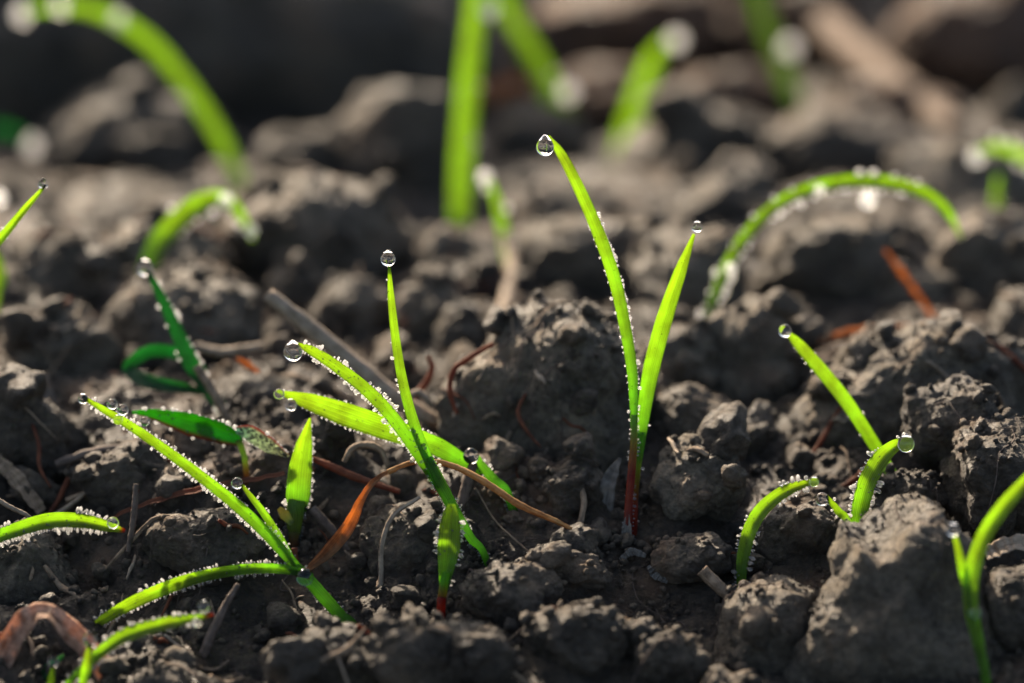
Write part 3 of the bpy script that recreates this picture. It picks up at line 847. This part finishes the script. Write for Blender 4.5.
clod('blurred clod between the tallest seedling and the thick stalk', 575, 222, 56, 30)
clod('large soft clod filling the ridge left of the thick stalk', 318, 252, 96, 72, m='clod_smooth')
clod('huge blurred boulder-like clod leaning behind the thick stalk', 408, 158, 72, 84, d=51.5)
clod('blurred clod low in the dark hollow beside the huge one', 300, 165, 50, 44)
clod('ridge clod under the thin slanting blade', 58, 288, 74, 58)
clod('ridge clod just behind the bluish green blade tip', 152, 274, 70, 56)
clod('double-humped clod behind the looped blade', 182, 330, 84, 60)
clod('dim clod left of the looped blade', 62, 355, 60, 48)
clod('small round clod behind the upright middle blade', 428, 318, 40, 36)
clod('pebble-like clod between the brown stick and the ridge', 352, 310, 42, 34)
clod('knob of earth above the brown stick end', 300, 292, 36, 30)
clod('clod tucked between the tall rough clod and the thick stalk', 446, 262, 40, 36)
clod('small clod at the shoulder of the tall rough clod', 458, 336, 30, 28)
clod('lump between the tallest seedling and the smooth boulder-like clod', 680, 372, 40, 44)
clod('pale lump low behind the second tall blade', 690, 425, 40, 34)
clod('grey lump under the tip of the wide flat blade', 322, 442, 22, 30, d=37.2, level=5)
clod('low hump crossed by a thin root beside the spindle-shaped blade', 408, 548, 42, 44, d=36.2)
clod('low flat clod at the end of the golden stalk', 562, 574, 46, 18, d=35.4)
clod('round clod right of the red foot of the spindle-shaped blade', 508, 598, 44, 32, d=34.9)
clod('broken clod between the spindle-shaped blade and the thin straw', 575, 640, 50, 34, d=34.1)
clod('worn low clod in front of the spindle-shaped blade', 440, 660, 70, 36, d=33.6, level=7)
clod('crumbly clod left of the grey husk', 575, 490, 38, 34, d=36.6)
clod('dark clod below the flat end of the leaning stem', 330, 668, 46, 34, d=34.0)
clod('cracked clod in the shade beneath the leaning blades', 205, 545, 54, 38, d=35.9)
clod('dark clod under the long leaning blade', 120, 478, 50, 34, d=36.9)
clod('dull clod at the border above the white dewy blade', 20, 440, 54, 44, d=37.6)
clod('low clod behind the low arching red-tipped blade', 172, 694, 50, 24, d=34.0)
clod('small clod behind the curved dewy blade', 800, 540, 42, 34, d=36.0)
clod('clod in the hollow left of the curved dewy blade', 690, 560, 36, 24, d=35.6)
clod('broken clod before the single curved blade', 668, 662, 32, 26, d=34.0)
clod('pitted clod right of the bright front seedling', 1020, 610, 38, 48, d=34.4)
clod('hidden clod behind the broad dew-studded blade', 905, 500, 40, 30, d=36.3)
clod('rust-brown blurred clod far behind the pale straw', 985, 55, 110, 80, m='rust', d=60)
clod('brown blurred clod behind the broad blurred blade', 620, 45, 110, 75, m='rust', d=61)
clod('blurred clod beside the foot of the broad blurred blade', 704, 152, 84, 52)
clod('blurred clod behind the foot of the slanting blurred blade', 540, 140, 50, 36)
clod('brown blurred clod between the slanting blade and the broad blade', 606, 112, 74, 52, m='rust', d=57)
clod('warm brown blurred clod to the far side of the broad blurred blade', 735, 112, 66, 50, m='rust', d=57.5)
clod('brown blurred clod under the end of the thick pale straw', 885, 128, 80, 46, m='rust', d=56)
clod('wide blurred clod along the dark hollow behind the hooked blade', 130, 150, 110, 60, d=54)
clod('dark mass of earth filling the corner beyond the arching blade', 80, 50, 210, 125, d=57, thick=90)
clod('dark hump beyond the huge blurred clod', 325, 50, 170, 128, d=58, thick=80)
clod('brown hump behind the slanting blurred blade and the drops', 770, 40, 90, 90, m='rust', d=62)
clod('small blurred clod at the foot of the short shoot and stick', 556, 272, 30, 26)
clod('blurred clod between the arching blade and the straw', 740, 195, 46, 36)

# ------------------------------------------------------------------ ground
def axis(fine, lo, hi, far, grow=1.12):
    v = list(np.arange(lo, hi + 1e-6, fine))
    s = fine
    while v[-1] < far:
        s *= grow; v.append(v[-1] + s)
    s = fine
    w = [v[0]]
    while w[-1] > -far:
        s *= grow; w.append(w[-1] - s)
    return np.array(w[1:][::-1] + v)

def var_axis(steps, far):
    """steps: [(from, to, step)]"""
    v = []
    for a, b, s in steps:
        v += list(np.arange(a, b - 1e-6, s))
    s = steps[-1][2]; v.append(steps[-1][1])
    while v[-1] < far: s *= 1.2; v.append(v[-1] + s)
    s = steps[0][2]; w = [v[0]]
    while w[-1] > -far: s *= 1.2; w.append(w[-1] - s)
    return np.array(w[1:][::-1] + v)

def ground_low(x, y):
    """the broad relief: profile pulled through what stands on it"""
    z = prof(y)
    num = np.zeros_like(z); den = np.full_like(z, 0.35)
    for px, py_, pz, r, wt in TERRAIN_PINS:
        g = wt * np.exp(-((x - px) ** 2 + (y - py_) ** 2) / (2 * (r * 0.75) ** 2))
        num += g * (pz - float(prof(py_))); den += g
    # unseen ridge added to shade the background, high on one side
    hgt = 8.5 + 9.5 / (1 + np.exp((x + 7.0) / 2.2)) + 1.5 * np.sin(x * 0.5 + 1)
    z = z + hgt * np.exp(-np.abs((y - 44) / 4.2) ** 2.4)
    return z + num / den

def ground_z(x, y):
    z = ground_low(x, y)
    p = np.stack([x, y, np.zeros_like(x)], 1)
    pw = p + 0.25 * np.stack([perlin(p * 1.3 + 3.3, 90), perlin(p * 1.3 + 13.3, 91), np.zeros_like(x)], 1)
    near = np.clip((40 - y) / 30, 0, 1)
    calm = np.ones_like(z)
    for bx, by, bz in BASES:
        calm *= 1 - 0.9 * np.exp(-((x - bx) ** 2 + (y - by + 0.25) ** 2) / (2 * 0.42 ** 2))
    z = z + calm * (0.22 * fbm(p * 0.45, 3, 60) + 0.30 * (bumps(pw / 1.6, 61, True) - 0.5) + 0.16 * np.clip((18 - y) / 10, 0.55, 1) * (bumps(pw / 0.6, 62, True) - 0.4))
    msk = np.clip(0.55 + 1.2 * perlin(p * 0.8 + 9, 63), 0.2, 1)
    z = z + near * (0.085 * bumps(pw / 0.24, 64, True) * msk + 0.035 * bumps(pw / 0.1, 65, True) * msk + 0.04 * fbm(p * 4.0, 4, 66, 0.6))
    return z

gx = var_axis([(-24, -9, 0.12), (-9, 9, 0.034), (9, 24, 0.12)], 300)
gy = var_axis([(-8, -4, 0.08), (-4, 7, 0.034), (7, 16, 0.06), (16, 36, 0.15), (36, 54, 0.3)], 300)
X, Y = np.meshgrid(gx, gy)
gz = ground_z(X.ravel(), Y.ravel())
gco = np.stack([X.ravel(), Y.ravel(), gz], 1)
gi = np.arange(len(gco)).reshape(X.shape)
gf = np.stack([gi[:-1, :-1], gi[:-1, 1:], gi[1:, 1:], gi[1:, :-1]], -1).reshape(-1, 4)
tag(link_mesh('ground', gco, gf, M['soil']), 'crumbly damp soil of the seed bed, painted darker for shaded gaps', kind='structure')

# ------------------------------------------------------------------ crumbs
CELL = 0.06
HX0, HX1, HY0, HY1 = -16.0, 16.0, -7.0, 40.0
hw, hh = int((HX1 - HX0) / CELL), int((HY1 - HY0) / CELL)
H = np.full((hh, hw), -9.0)
def splat(co):
    ix = ((co[:, 0] - HX0) / CELL).astype(int); iy = ((co[:, 1] - HY0) / CELL).astype(int)
    ok = (ix >= 0) & (ix < hw) & (iy >= 0) & (iy < hh)
    np.maximum.at(H, (iy[ok], ix[ok]), co[ok, 2])
hxx, hyy = np.meshgrid(np.linspace(HX0 + CELL / 2, HX1 - CELL / 2, hw), np.linspace(HY0 + CELL / 2, HY1 - CELL / 2, hh))
H = np.maximum(H, ground_low(hxx.ravel(), hyy.ravel()).reshape(hh, hw))
splat(gco)
for z in CLOD_Z: splat(z)

def crumb_protos(level, k, seed):
    ic, fa = ico(level)
    out = []
    for i in range(k):
        s = 1 + 0.42 * perlin(ic * 1.4 + 11 * i + seed, 200 + i) + 0.16 * perlin(ic * 3.3 + 5 * i, 230 + i)
        rs = np.random.default_rng(seed + i)
        for _ in range(5):
            nn = rs.normal(size=3); nn /= np.linalg.norm(nn)
            lim = rs.uniform(0.6, 0.9); dd = ic @ nn * s
            s = s * np.where(dd > lim, 0.2 + 0.8 * lim / np.maximum(dd, 1e-4), 1)
        if level >= 4: s = s + 0.10 * bumps(ic * 2.6 + i, 260 + i) + 0.05 * fbm(ic * 6 + i, 2, 280 + i)
        out.append(ic * s[:, None] * rs.uniform(0.75, 1.2, size=3))
    return out, fa

def scatter(count, rlo, rhi, level, seed, ylo, yhi, power=2.2):
    rs = np.random.default_rng(seed)
    protos, fa = crumb_protos(level, 10, seed)
    nv = len(protos[0])
    u = rs.uniform(size=count)
    r = (rlo ** (1 - power) + u * (rhi ** (1 - power) - rlo ** (1 - power))) ** (1 / (1 - power))
    y = ylo + (yhi - ylo) * rs.uniform(size=count) ** 1.35
    half = (y + 36) * 0.185 + 2.5
    x = rs.uniform(-1, 1, size=count) * half
    co = np.empty((count, nv, 3))
    ix = np.clip(((x - HX0) / CELL).astype(int), 0, hw - 1); iy = np.clip(((y - HY0) / CELL).astype(int), 0, hh - 1)
    z = H[iy, ix]
    hc = P(890, 620, 34.65)
    for i in range(count):
        if (x[i] - hc[0]) ** 2 + (y[i] - hc[1]) ** 2 < 1.5 ** 2 and r[i] > 0.03: r[i] = 0.02
        q = rs.normal(size=4); q /= np.linalg.norm(q)
        w, a, b, c = q
        R = np.array([[1 - 2 * (b * b + c * c), 2 * (a * b - c * w), 2 * (a * c + b * w)], [2 * (a * b + c * w), 1 - 2 * (a * a + c * c), 2 * (b * c - a * w)], [2 * (a * c - b * w), 2 * (b * c + a * w), 1 - 2 * (a * a + b * b)]])
        if any(abs(x[i] - bx) < r[i] + 0.12 and -0.9 - r[i] < y[i] - by < r[i] + 0.05 for bx, by, bz in BASES) and r[i] > 0.07:
            r[i] = 0.05
        co[i] = protos[i % 10] @ R.T * r[i] + [x[i], y[i], z[i] + r[i] * 0.25]
    f = (fa[None] + (np.arange(count) * nv)[:, None, None]).reshape(-1, 3)
    return co.reshape(-1, 3), f

cs, fs, off = [], [], 0
for args in ((9000, 0.014, 0.05, 1, 9, -5, 8), (2600, 0.035, 0.10, 2, 1, -6, 14), (900, 0.07, 0.26, 3, 2, -6, 16), (80, 0.18, 0.36, 4, 3, -5, 12), (30, 0.3, 0.6, 4, 4, 12, 36)):
    c_, f_ = scatter(*args)
    cs.append(c_); fs.append(f_ + off); off += len(c_)
protos, fa_ = crumb_protos(3, 10, 55)
rs = np.random.default_rng(56)
for bx, by, bz in BASES:
    for k in range(26):
        a = rs.uniform(0, 2 * np.pi); q = 0.10 + abs(rs.normal(0, 0.22)); rr_ = rs.uniform(0.025, 0.085)
        x, y = bx + math.cos(a) * q, by + math.sin(a) * q
        ix = int(np.clip((x - HX0) / CELL, 0, hw - 1)); iy = int(np.clip((y - HY0) / CELL, 0, hh - 1))
        if H[iy, ix] > bz + 0.25: continue
        cs.append(protos[k % 10] * rr_ + [x, y, H[iy, ix] + rr_ * 0.3]); fs.append(fa_ + off); off += len(protos[0])
tag(link_mesh('soil_crumbs', np.vstack(cs), np.vstack(fs), M['clod']), 'loose crumbs of soil strewn over the seed bed', 'soil crumbs', kind='stuff')

# ------------------------------------------------------------------ dry stalks, sticks, roots
def stick(name, label, cat, d, pts, w, m, kind='tube', part=None, bump=0.18, group='dry plant litter', **kw):
    raw = [P(q[0], q[1], d + (q[2] if len(q) > 2 else 0)) for q in pts]
    ww = [cm(x, d) for x in w]
    if kind == 'tube':
        co, f, uv, fr = tube(raw, ww, bump=bump, seed=int(pts[0][0]) % 97, n=60)
    else:
        co, f, uv, fr = ribbon(raw, ww, noise=kw.pop('noise', 0.03), n=60, **kw)
    o = link_mesh(name, co, f, M[m], uv=uv, origin=raw[0])
    return tag(o, label, cat, group)

stick('dry_stick', 'straight grey-brown stick lying aslant behind the upright middle blade', 'stick', 38.0, [(268, 294), (330, 344), (390, 394), (445, 430), (462, 448)], [14, 19, 19, 17, 12], 'straw', bump=0.12)
# twisted orange leaf that runs on as a thin golden stalk
r0 = P(308, 570, 35.7)
tw = empty('dry_leaf', r0)
tag(tw, 'twisted orange dry leaf that runs on into a thin golden stalk', 'dry leaf', 'dry plant litter')
co, f, uv, fr = ribbon([P(a, b, 35.7 + e) for a, b, e in [(306, 571, 0), (328, 552, 0), (348, 527, -0.05), (360, 502, -0.05), (374, 482, -0.05), (394, 469, -0.1)]], [cm(x, 35.7) for x in (6, 14, 13, 9, 7, 5)], fold=0.5, noise=0.02, roll=[30, 10, -20, 30, 50], n=60)
link_mesh('blade', co, f, M['orange'], parent=tw, uv=uv)
co, f, uv, fr = tube([P(a, b, 35.6 + e) for a, b, e in [(388, 472, 0), (404, 465, 0), (425, 461, 0.15), (450, 465, 0.2), (480, 479, 0.1), (520, 505, 0), (560, 523, 0), (586, 538, 0.1)]], [cm(x, 35.6) for x in (6, 5, 5, 6, 7, 7, 5, 3)], bump=0.2, n=70)
link_mesh('stalk', co, f, M['goldstraw'], parent=tw, uv=uv)
stick('dry_stalk', 'long thin red-brown stalk lying below the short middle blade', 'stalk', 36.2, [(110, 518), (150, 503), (200, 489), (245, 481), (285, 474)], [4, 7, 8, 7, 5], 'redbrown', kind='ribbon', fold=0.5, roll=40)
stick('dry_root', 'orange-brown root running under the wide flat blade', 'root', 36.4, [(306, 456), (330, 466), (355, 477), (400, 492)], [5, 8, 8, 5], 'redbrown')
stick('dry_husk', 'upright pale grey husk beside the red stem', 'husk', 36.3, [(604, 548), (605, 515), (609, 484), (620, 458)], [15, 19, 18, 4], 'grey', kind='ribbon', fold=0.4, roll=25)
stick('dry_stick', 'blurred pale upright stick below the short shoot', 'stick', 43.0, [(498, 328, -1.3), (508, 292, -0.2), (512, 262, 0.8), (505, 236, 1.3)], [13, 15, 13, 9], 'straw')
stick('dry_stalk', 'short orange stalk standing on the rounded clod', 'stalk', 41.2, [(885, 250), (899, 270), (914, 291), (936, 322)], [4, 8, 8, 6], 'orange', kind='ribbon', fold=0.5, roll=20)
stick('dry_leaf', 'flat orange dry leaf lying on top of the sloping clod', 'dry leaf', 39.6, [(818, 342), (855, 333), (895, 330), (940, 328)], [9, 14, 12, 6], 'orange', kind='ribbon', fold=0.2, roll=30)
stick('dry_leaf', 'curled brown leaf bent over like a hoop at the corner', 'dry leaf', 34.25, [(-6, 676), (12, 640), (30, 618), (48, 612), (68, 630), (95, 658), (118, 695)], [22, 26, 25, 24, 28, 28, 22], 'curl', kind='ribbon', fold=0.3, roll=[10, 20, 45, 50, 30, 20])
stick('dry_straw', 'thin bent straw among the broken clods at the bottom', 'straw', 34.2, [(619, 617), (640, 625), (658, 640), (676, 662), (694, 692)], [3, 4, 4, 3.5, 3], 'goldstraw')
stick('dry_root', 'dark root slanting below the twisted orange leaf', 'root', 36.2, [(312, 508), (345, 545), (378, 580), (398, 600), (414, 597)], [9, 10, 9, 8, 4], 'root')
stick('dry_stick', 'short cut twig end poking up beside the curved dewy blade', 'twig', 35.1, [(702, 570), (716, 584), (736, 602)], [13, 13, 13], 'brown', bump=0.1)
stick('dry_stick', 'short grey stick leaning below the bend of the small stem', 'stick', 36.2, [(460, 512), (466, 487), (474, 462)], [11, 11, 9], 'root')
stick('dry_root', 'thin pale root looping down over the low hump', 'root', 35.5, [(379, 612), (381, 578), (382, 545), (393, 516), (420, 497)], [4, 5, 5, 5, 4], 'straw')
stick('dry_husk', 'blurred pale husk standing left of the looped blade', 'husk', 38.6, [(62, 440), (52, 410), (44, 372)], [10, 16, 8], 'grey', kind='ribbon', fold=0.4, roll=20)
stick('dry_leaf', 'matted brown dry blade at the border above the white dewy blade', 'dry leaf', 36.6, [(-10, 452), (15, 478), (42, 512)], [10, 18, 12], 'brown', kind='ribbon', fold=0.3, roll=25)
stick('dry_root', 'crooked thin root at the border by the rounded rim-lit clod', 'root', 35.8, [(-8, 496), (12, 508), (28, 516), (40, 530)], [5, 5, 4, 3], 'straw')
stick('dry_root', 'small hooked root in the gap beside the tall rough clod', 'root', 37.9, [(412, 398), (424, 385), (432, 368), (428, 356)], [6, 7, 6, 5], 'redbrown')
stick('dry_leaf', 'short orange scrap at the lower end of the straight stick', 'dry leaf', 37.9, [(424, 418), (436, 424), (450, 433)], [5, 11, 7], 'orange', kind='ribbon', fold=0.3, roll=20)
stick('dry_root', 'curled rootlet arching under the wide flat blade', 'root', 36.3, [(344, 462), (352, 449), (366, 445), (380, 450), (388, 466)], [5, 7, 8, 7, 5], 'brown')
stick('dry_straw', 'thick pale blurred straw slanting across the top of the view', 'straw', 56.0, [(770, -40, 7), (825, 25, 4), (890, 82, 1), (958, 130, -2.0)], [34, 38, 36, 22], 'tan', bump=0.1)
stick('dry_stick', 'blurred brown stick above the arching blade in the dark', 'stick', 58.5, [(170, 38), (215, 22), (268, 8)], [18, 22, 20], 'brown')
stick('dry_leaf', 'blurred rust-coloured scrap behind the thick stalk', 'dry leaf', 54.5, [(478, 98), (505, 90), (540, 84)], [16, 24, 14], 'orange', kind='ribbon', fold=0.3, roll=30)
stick('dry_root', 'pale thin root curving over the soil below the craggy clod', 'root', 35.6, [(650, 572), (660, 560), (690, 560), (736, 565)], [4, 6, 5, 4], 'root')
stick('dry_root', 'knotted root beneath the low arching red-tipped blade', 'root', 34.7, [(192, 690), (206, 648), (222, 612), (238, 584)], [7, 10, 9, 5], 'root')
stick('dry_stalk', 'thin brown stalk standing under the spearhead blade', 'stalk', 36.0, [(303, 606), (298, 580), (294, 548)], [6, 7, 6], 'redbrown')
stick('dry_straw', 'broken straw beside the tip of the spearhead blade', 'straw', 37.6, [(432, 404), (418, 392), (404, 402)], [6, 7, 6], 'straw')
stick('dry_straw', 'brown straw lying behind the bluish green blade', 'straw', 39.0, [(196, 346), (222, 352), (262, 346)], [9, 10, 8], 'straw')
stick('dry_stalk', 'brown fading stalk of the bluish blade lying in the hollow', 'stalk', 37.8, [(196, 366), (212, 390), (228, 420)], [9, 10, 9], 'brown')
stick('dry_straw', 'pale splinter across the gap beside the curved dewy blade', 'straw', 35.8, [(768, 548), (778, 540), (792, 534)], [3, 4, 3], 'straw')

stick('dry_stick', 'short grey stick lying on the shaded clod under the long leaning blade', 'stick', 36.9, [(56, 464), (90, 453), (124, 447)], [8, 10, 7], 'root')
stick('dry_root', 'thin upright root crossing below the red-brown stalk', 'root', 35.8, [(136, 484), (134, 515), (128, 552)], [5, 7, 5], 'root')
stick('dry_leaf', 'tiny orange scrap under the brown straw behind the bluish blade', 'dry leaf', 38.3, [(236, 358), (246, 364), (258, 372)], [4, 8, 4], 'orange', kind='ribbon', fold=0.3)
stick('dry_root', 'rusty root hugging the edge of the tall rough clod', 'root', 37.2, [(494, 343), (472, 356), (454, 370), (450, 392), (457, 414)], [4, 6, 6, 6, 4], 'redbrown')
stick('dry_husk', 'little pale chip of husk at the foot of the red stem', 'husk', 35.7, [(620, 560), (632, 552), (646, 556)], [4, 9, 4], 'grey', kind='ribbon', fold=0.3)
stick('dry_husk', 'pale flake lying in the hollow right of the red stem', 'husk', 35.5, [(648, 566), (656, 576), (668, 582)], [4, 8, 4], 'grey', kind='ribbon', fold=0.3)
stick('dry_straw', 'frayed straw wedged behind the bright front seedling', 'straw', 34.9, [(985, 556), (1008, 545), (1045, 540)], [14, 20, 16], 'straw', kind='ribbon', fold=0.3, roll=30)
stick('dry_leaf', 'grey-brown dead blade slumped under the tip of the wide flat blade', 'dry leaf', 37.0, [(300, 436), (318, 446), (332, 470), (336, 492)], [8, 15, 14, 8], 'brown', kind='ribbon', fold=0.3, roll=20)
stick('dry_root', 'dark root lying across the shade behind the spearhead blade', 'root', 36.9, [(212, 500), (250, 508), (276, 522), (300, 540)], [5, 7, 7, 5], 'root')
stick('dry_root', 'forked brown root lying left of the cracked shaded clod', 'root', 36.6, [(66, 500), (98, 492), (140, 500)], [5, 7, 5], 'brown')
# scraps of dead stalks and leaves strewn over the soil: nobody could count them
for mname, cnt, sd in (('brown', 260, 5), ('redbrown', 90, 6), ('straw', 110, 7)):
    cs, fs, uvs, off = [], [], [], 0
    rs = np.random.default_rng(sd)
    for i in range(cnt):
        y = rs.uniform(-3.5, 12); x = rs.uniform(-1, 1 if rs.uniform() < 0.45 else 0.1) * ((y + 36) * 0.185 + 1)
        a = rs.uniform(0, 2 * np.pi); L = 0.15 + rs.exponential(0.35); L = min(L, 1.5)
        if any(abs(x - bx) < 0.5 and -0.7 < y - by < 0.4 for bx, by, bz in BASES) or (x - 4.6) ** 2 + (y + 1.2) ** 2 < 3.0: continue
        pts = []; lift = rs.uniform(0.0, 0.04); tilt = rs.normal(0, 0.25)
        for k in range(4):
            ix = int(np.clip((x - HX0) / CELL, 0, hw - 1)); iy = int(np.clip((y - HY0) / CELL, 0, hh - 1))
            hz = H[iy, ix]
            pz = hz + lift + tilt * (k - 1.0) * L / 4
            if pts: pz = max(min(pz, pts[-1][2] + 0.3 * L), pts[-1][2] - 0.3 * L)
            pts.append(np.array([x, y, pz]))
            a += rs.normal(0, 0.35); x += math.cos(a) * L / 3; y += math.sin(a) * L / 3
        wd = rs.uniform(0.02, 0.085)
        co, f, uv, fr = tube(pts, [wd * 0.7, wd, wd * 0.9, wd * 0.4], n=14, seg=8, bump=0.3, seed=i)
        cs.append(co); fs.append(f + off); uvs.append(uv + i * 0.37); off += len(co)
    tag(link_mesh('plant_litter', np.vstack(cs), np.vstack(fs), M[mname], uv=np.vstack(uvs)),
        {'brown': 'brown scraps of dead stalks strewn over the soil', 'redbrown': 'rusty red scraps of roots strewn over the soil', 'straw': 'pale straw scraps strewn over the soil'}[mname], 'plant litter', kind='stuff')

# fine root hairs lying everywhere on the soil: nobody could count them
cs, fs, off = [], [], 0
rs = np.random.default_rng(77)
for i in range(240):
    y = rs.uniform(-3.5, 9); x = rs.uniform(-1, 1) * ((y + 36) * 0.185 + 1)
    a = rs.uniform(0, 2 * np.pi); L = rs.uniform(0.3, 1.3)
    pts = []
    for k in range(6):
        ix = int(np.clip((x - HX0) / CELL, 0, hw - 1)); iy = int(np.clip((y - HY0) / CELL, 0, hh - 1))
        pts.append(np.array([x, y, H[iy, ix] + rs.uniform(-0.02, 0.03)]))
        a += rs.normal(0, 0.7); x += math.cos(a) * L / 5; y += math.sin(a) * L / 5
    co, f, uv, fr = tube(pts, [rs.uniform(0.008, 0.02)] * 3, n=24, seg=6)
    cs.append(co); fs.append(f + off); off += len(co)
rh = link_mesh('root_fibres', np.vstack(cs), np.vstack(fs), M['root'], uv=np.random.default_rng(1).uniform(size=(off, 2)))
tag(rh, 'fine dry root fibres tangled over the soil', 'root fibres', kind='stuff')

# ------------------------------------------------------------------ light
SUN_EL, SUN_AZ = math.radians(31), math.radians(-24)     # azimuth from +Y (beyond the seedlings), negative to the left
sun_dir = Vector((math.sin(SUN_AZ) * math.cos(SUN_EL), math.cos(SUN_AZ) * math.cos(SUN_EL), math.sin(SUN_EL)))
ld = bpy.data.lights.new('sun', 'SUN')
ld.energy = 5.0
ld.angle = math.radians(0.6)
ld.color = (1.0, 0.83, 0.63)
lo = bpy.data.objects.new('sun', ld)
COL.objects.link(lo)
lo.rotation_euler = sun_dir.to_track_quat('Z', 'Y').to_euler()
lo.location = (0, 0, 100)

w = bpy.data.worlds.new('World')
SC.world = w
w.use_nodes = True
nt = w.node_tree
nt.nodes.clear()
sky = nt.nodes.new('ShaderNodeTexSky')
sky.sky_type = 'NISHITA'
sky.sun_disc = False
sky.sun_elevation = SUN_EL
sky.sun_rotation = SUN_AZ
sky.dust_density = 4.0
sky.ozone_density = 0.5
bg = nt.nodes.new('ShaderNodeBackground')
bg.inputs['Strength'].default_value = 0.095
wo = nt.nodes.new('ShaderNodeOutputWorld')
nt.links.new(sky.outputs[0], bg.inputs['Color'])
nt.links.new(bg.outputs[0], wo.inputs['Surface'])

# ------------------------------------------------------------------ camera object and render settings
cd = bpy.data.cameras.new('camera')
cd.lens = 100.0
cd.sensor_width = 1024.0 / FPX * 100.0
cd.clip_start = 0.5
cd.clip_end = 2000.0
cd.dof.use_dof = True
cd.dof.focus_distance = 35.55
cd.dof.aperture_fstop = 0.1 / (2 * 0.60)
co_ = bpy.data.objects.new('camera', cd)
COL.objects.link(co_)
co_.location = CAM
co_.rotation_euler = (math.pi / 2 - PITCH, 0, 0)
SC.camera = co_

SC.render.engine = 'CYCLES'
cy = SC.cycles
cy.use_denoising = True
cy.denoiser = 'OPENIMAGEDENOISE'
cy.denoising_input_passes = 'RGB_ALBEDO_NORMAL'
cy.use_adaptive_sampling = False
cy.max_bounces = 10
cy.diffuse_bounces = 4
cy.glossy_bounces = 4
cy.transmission_bounces = 10
cy.caustics_reflective = False
cy.caustics_refractive = False
cy.sample_clamp_direct = 0.0
cy.sample_clamp_indirect = 12.0
SC.view_settings.view_transform = 'Standard'
SC.view_settings.look = 'None'
SC.view_settings.exposure = 1.5
SC.view_settings.gamma = 1.0
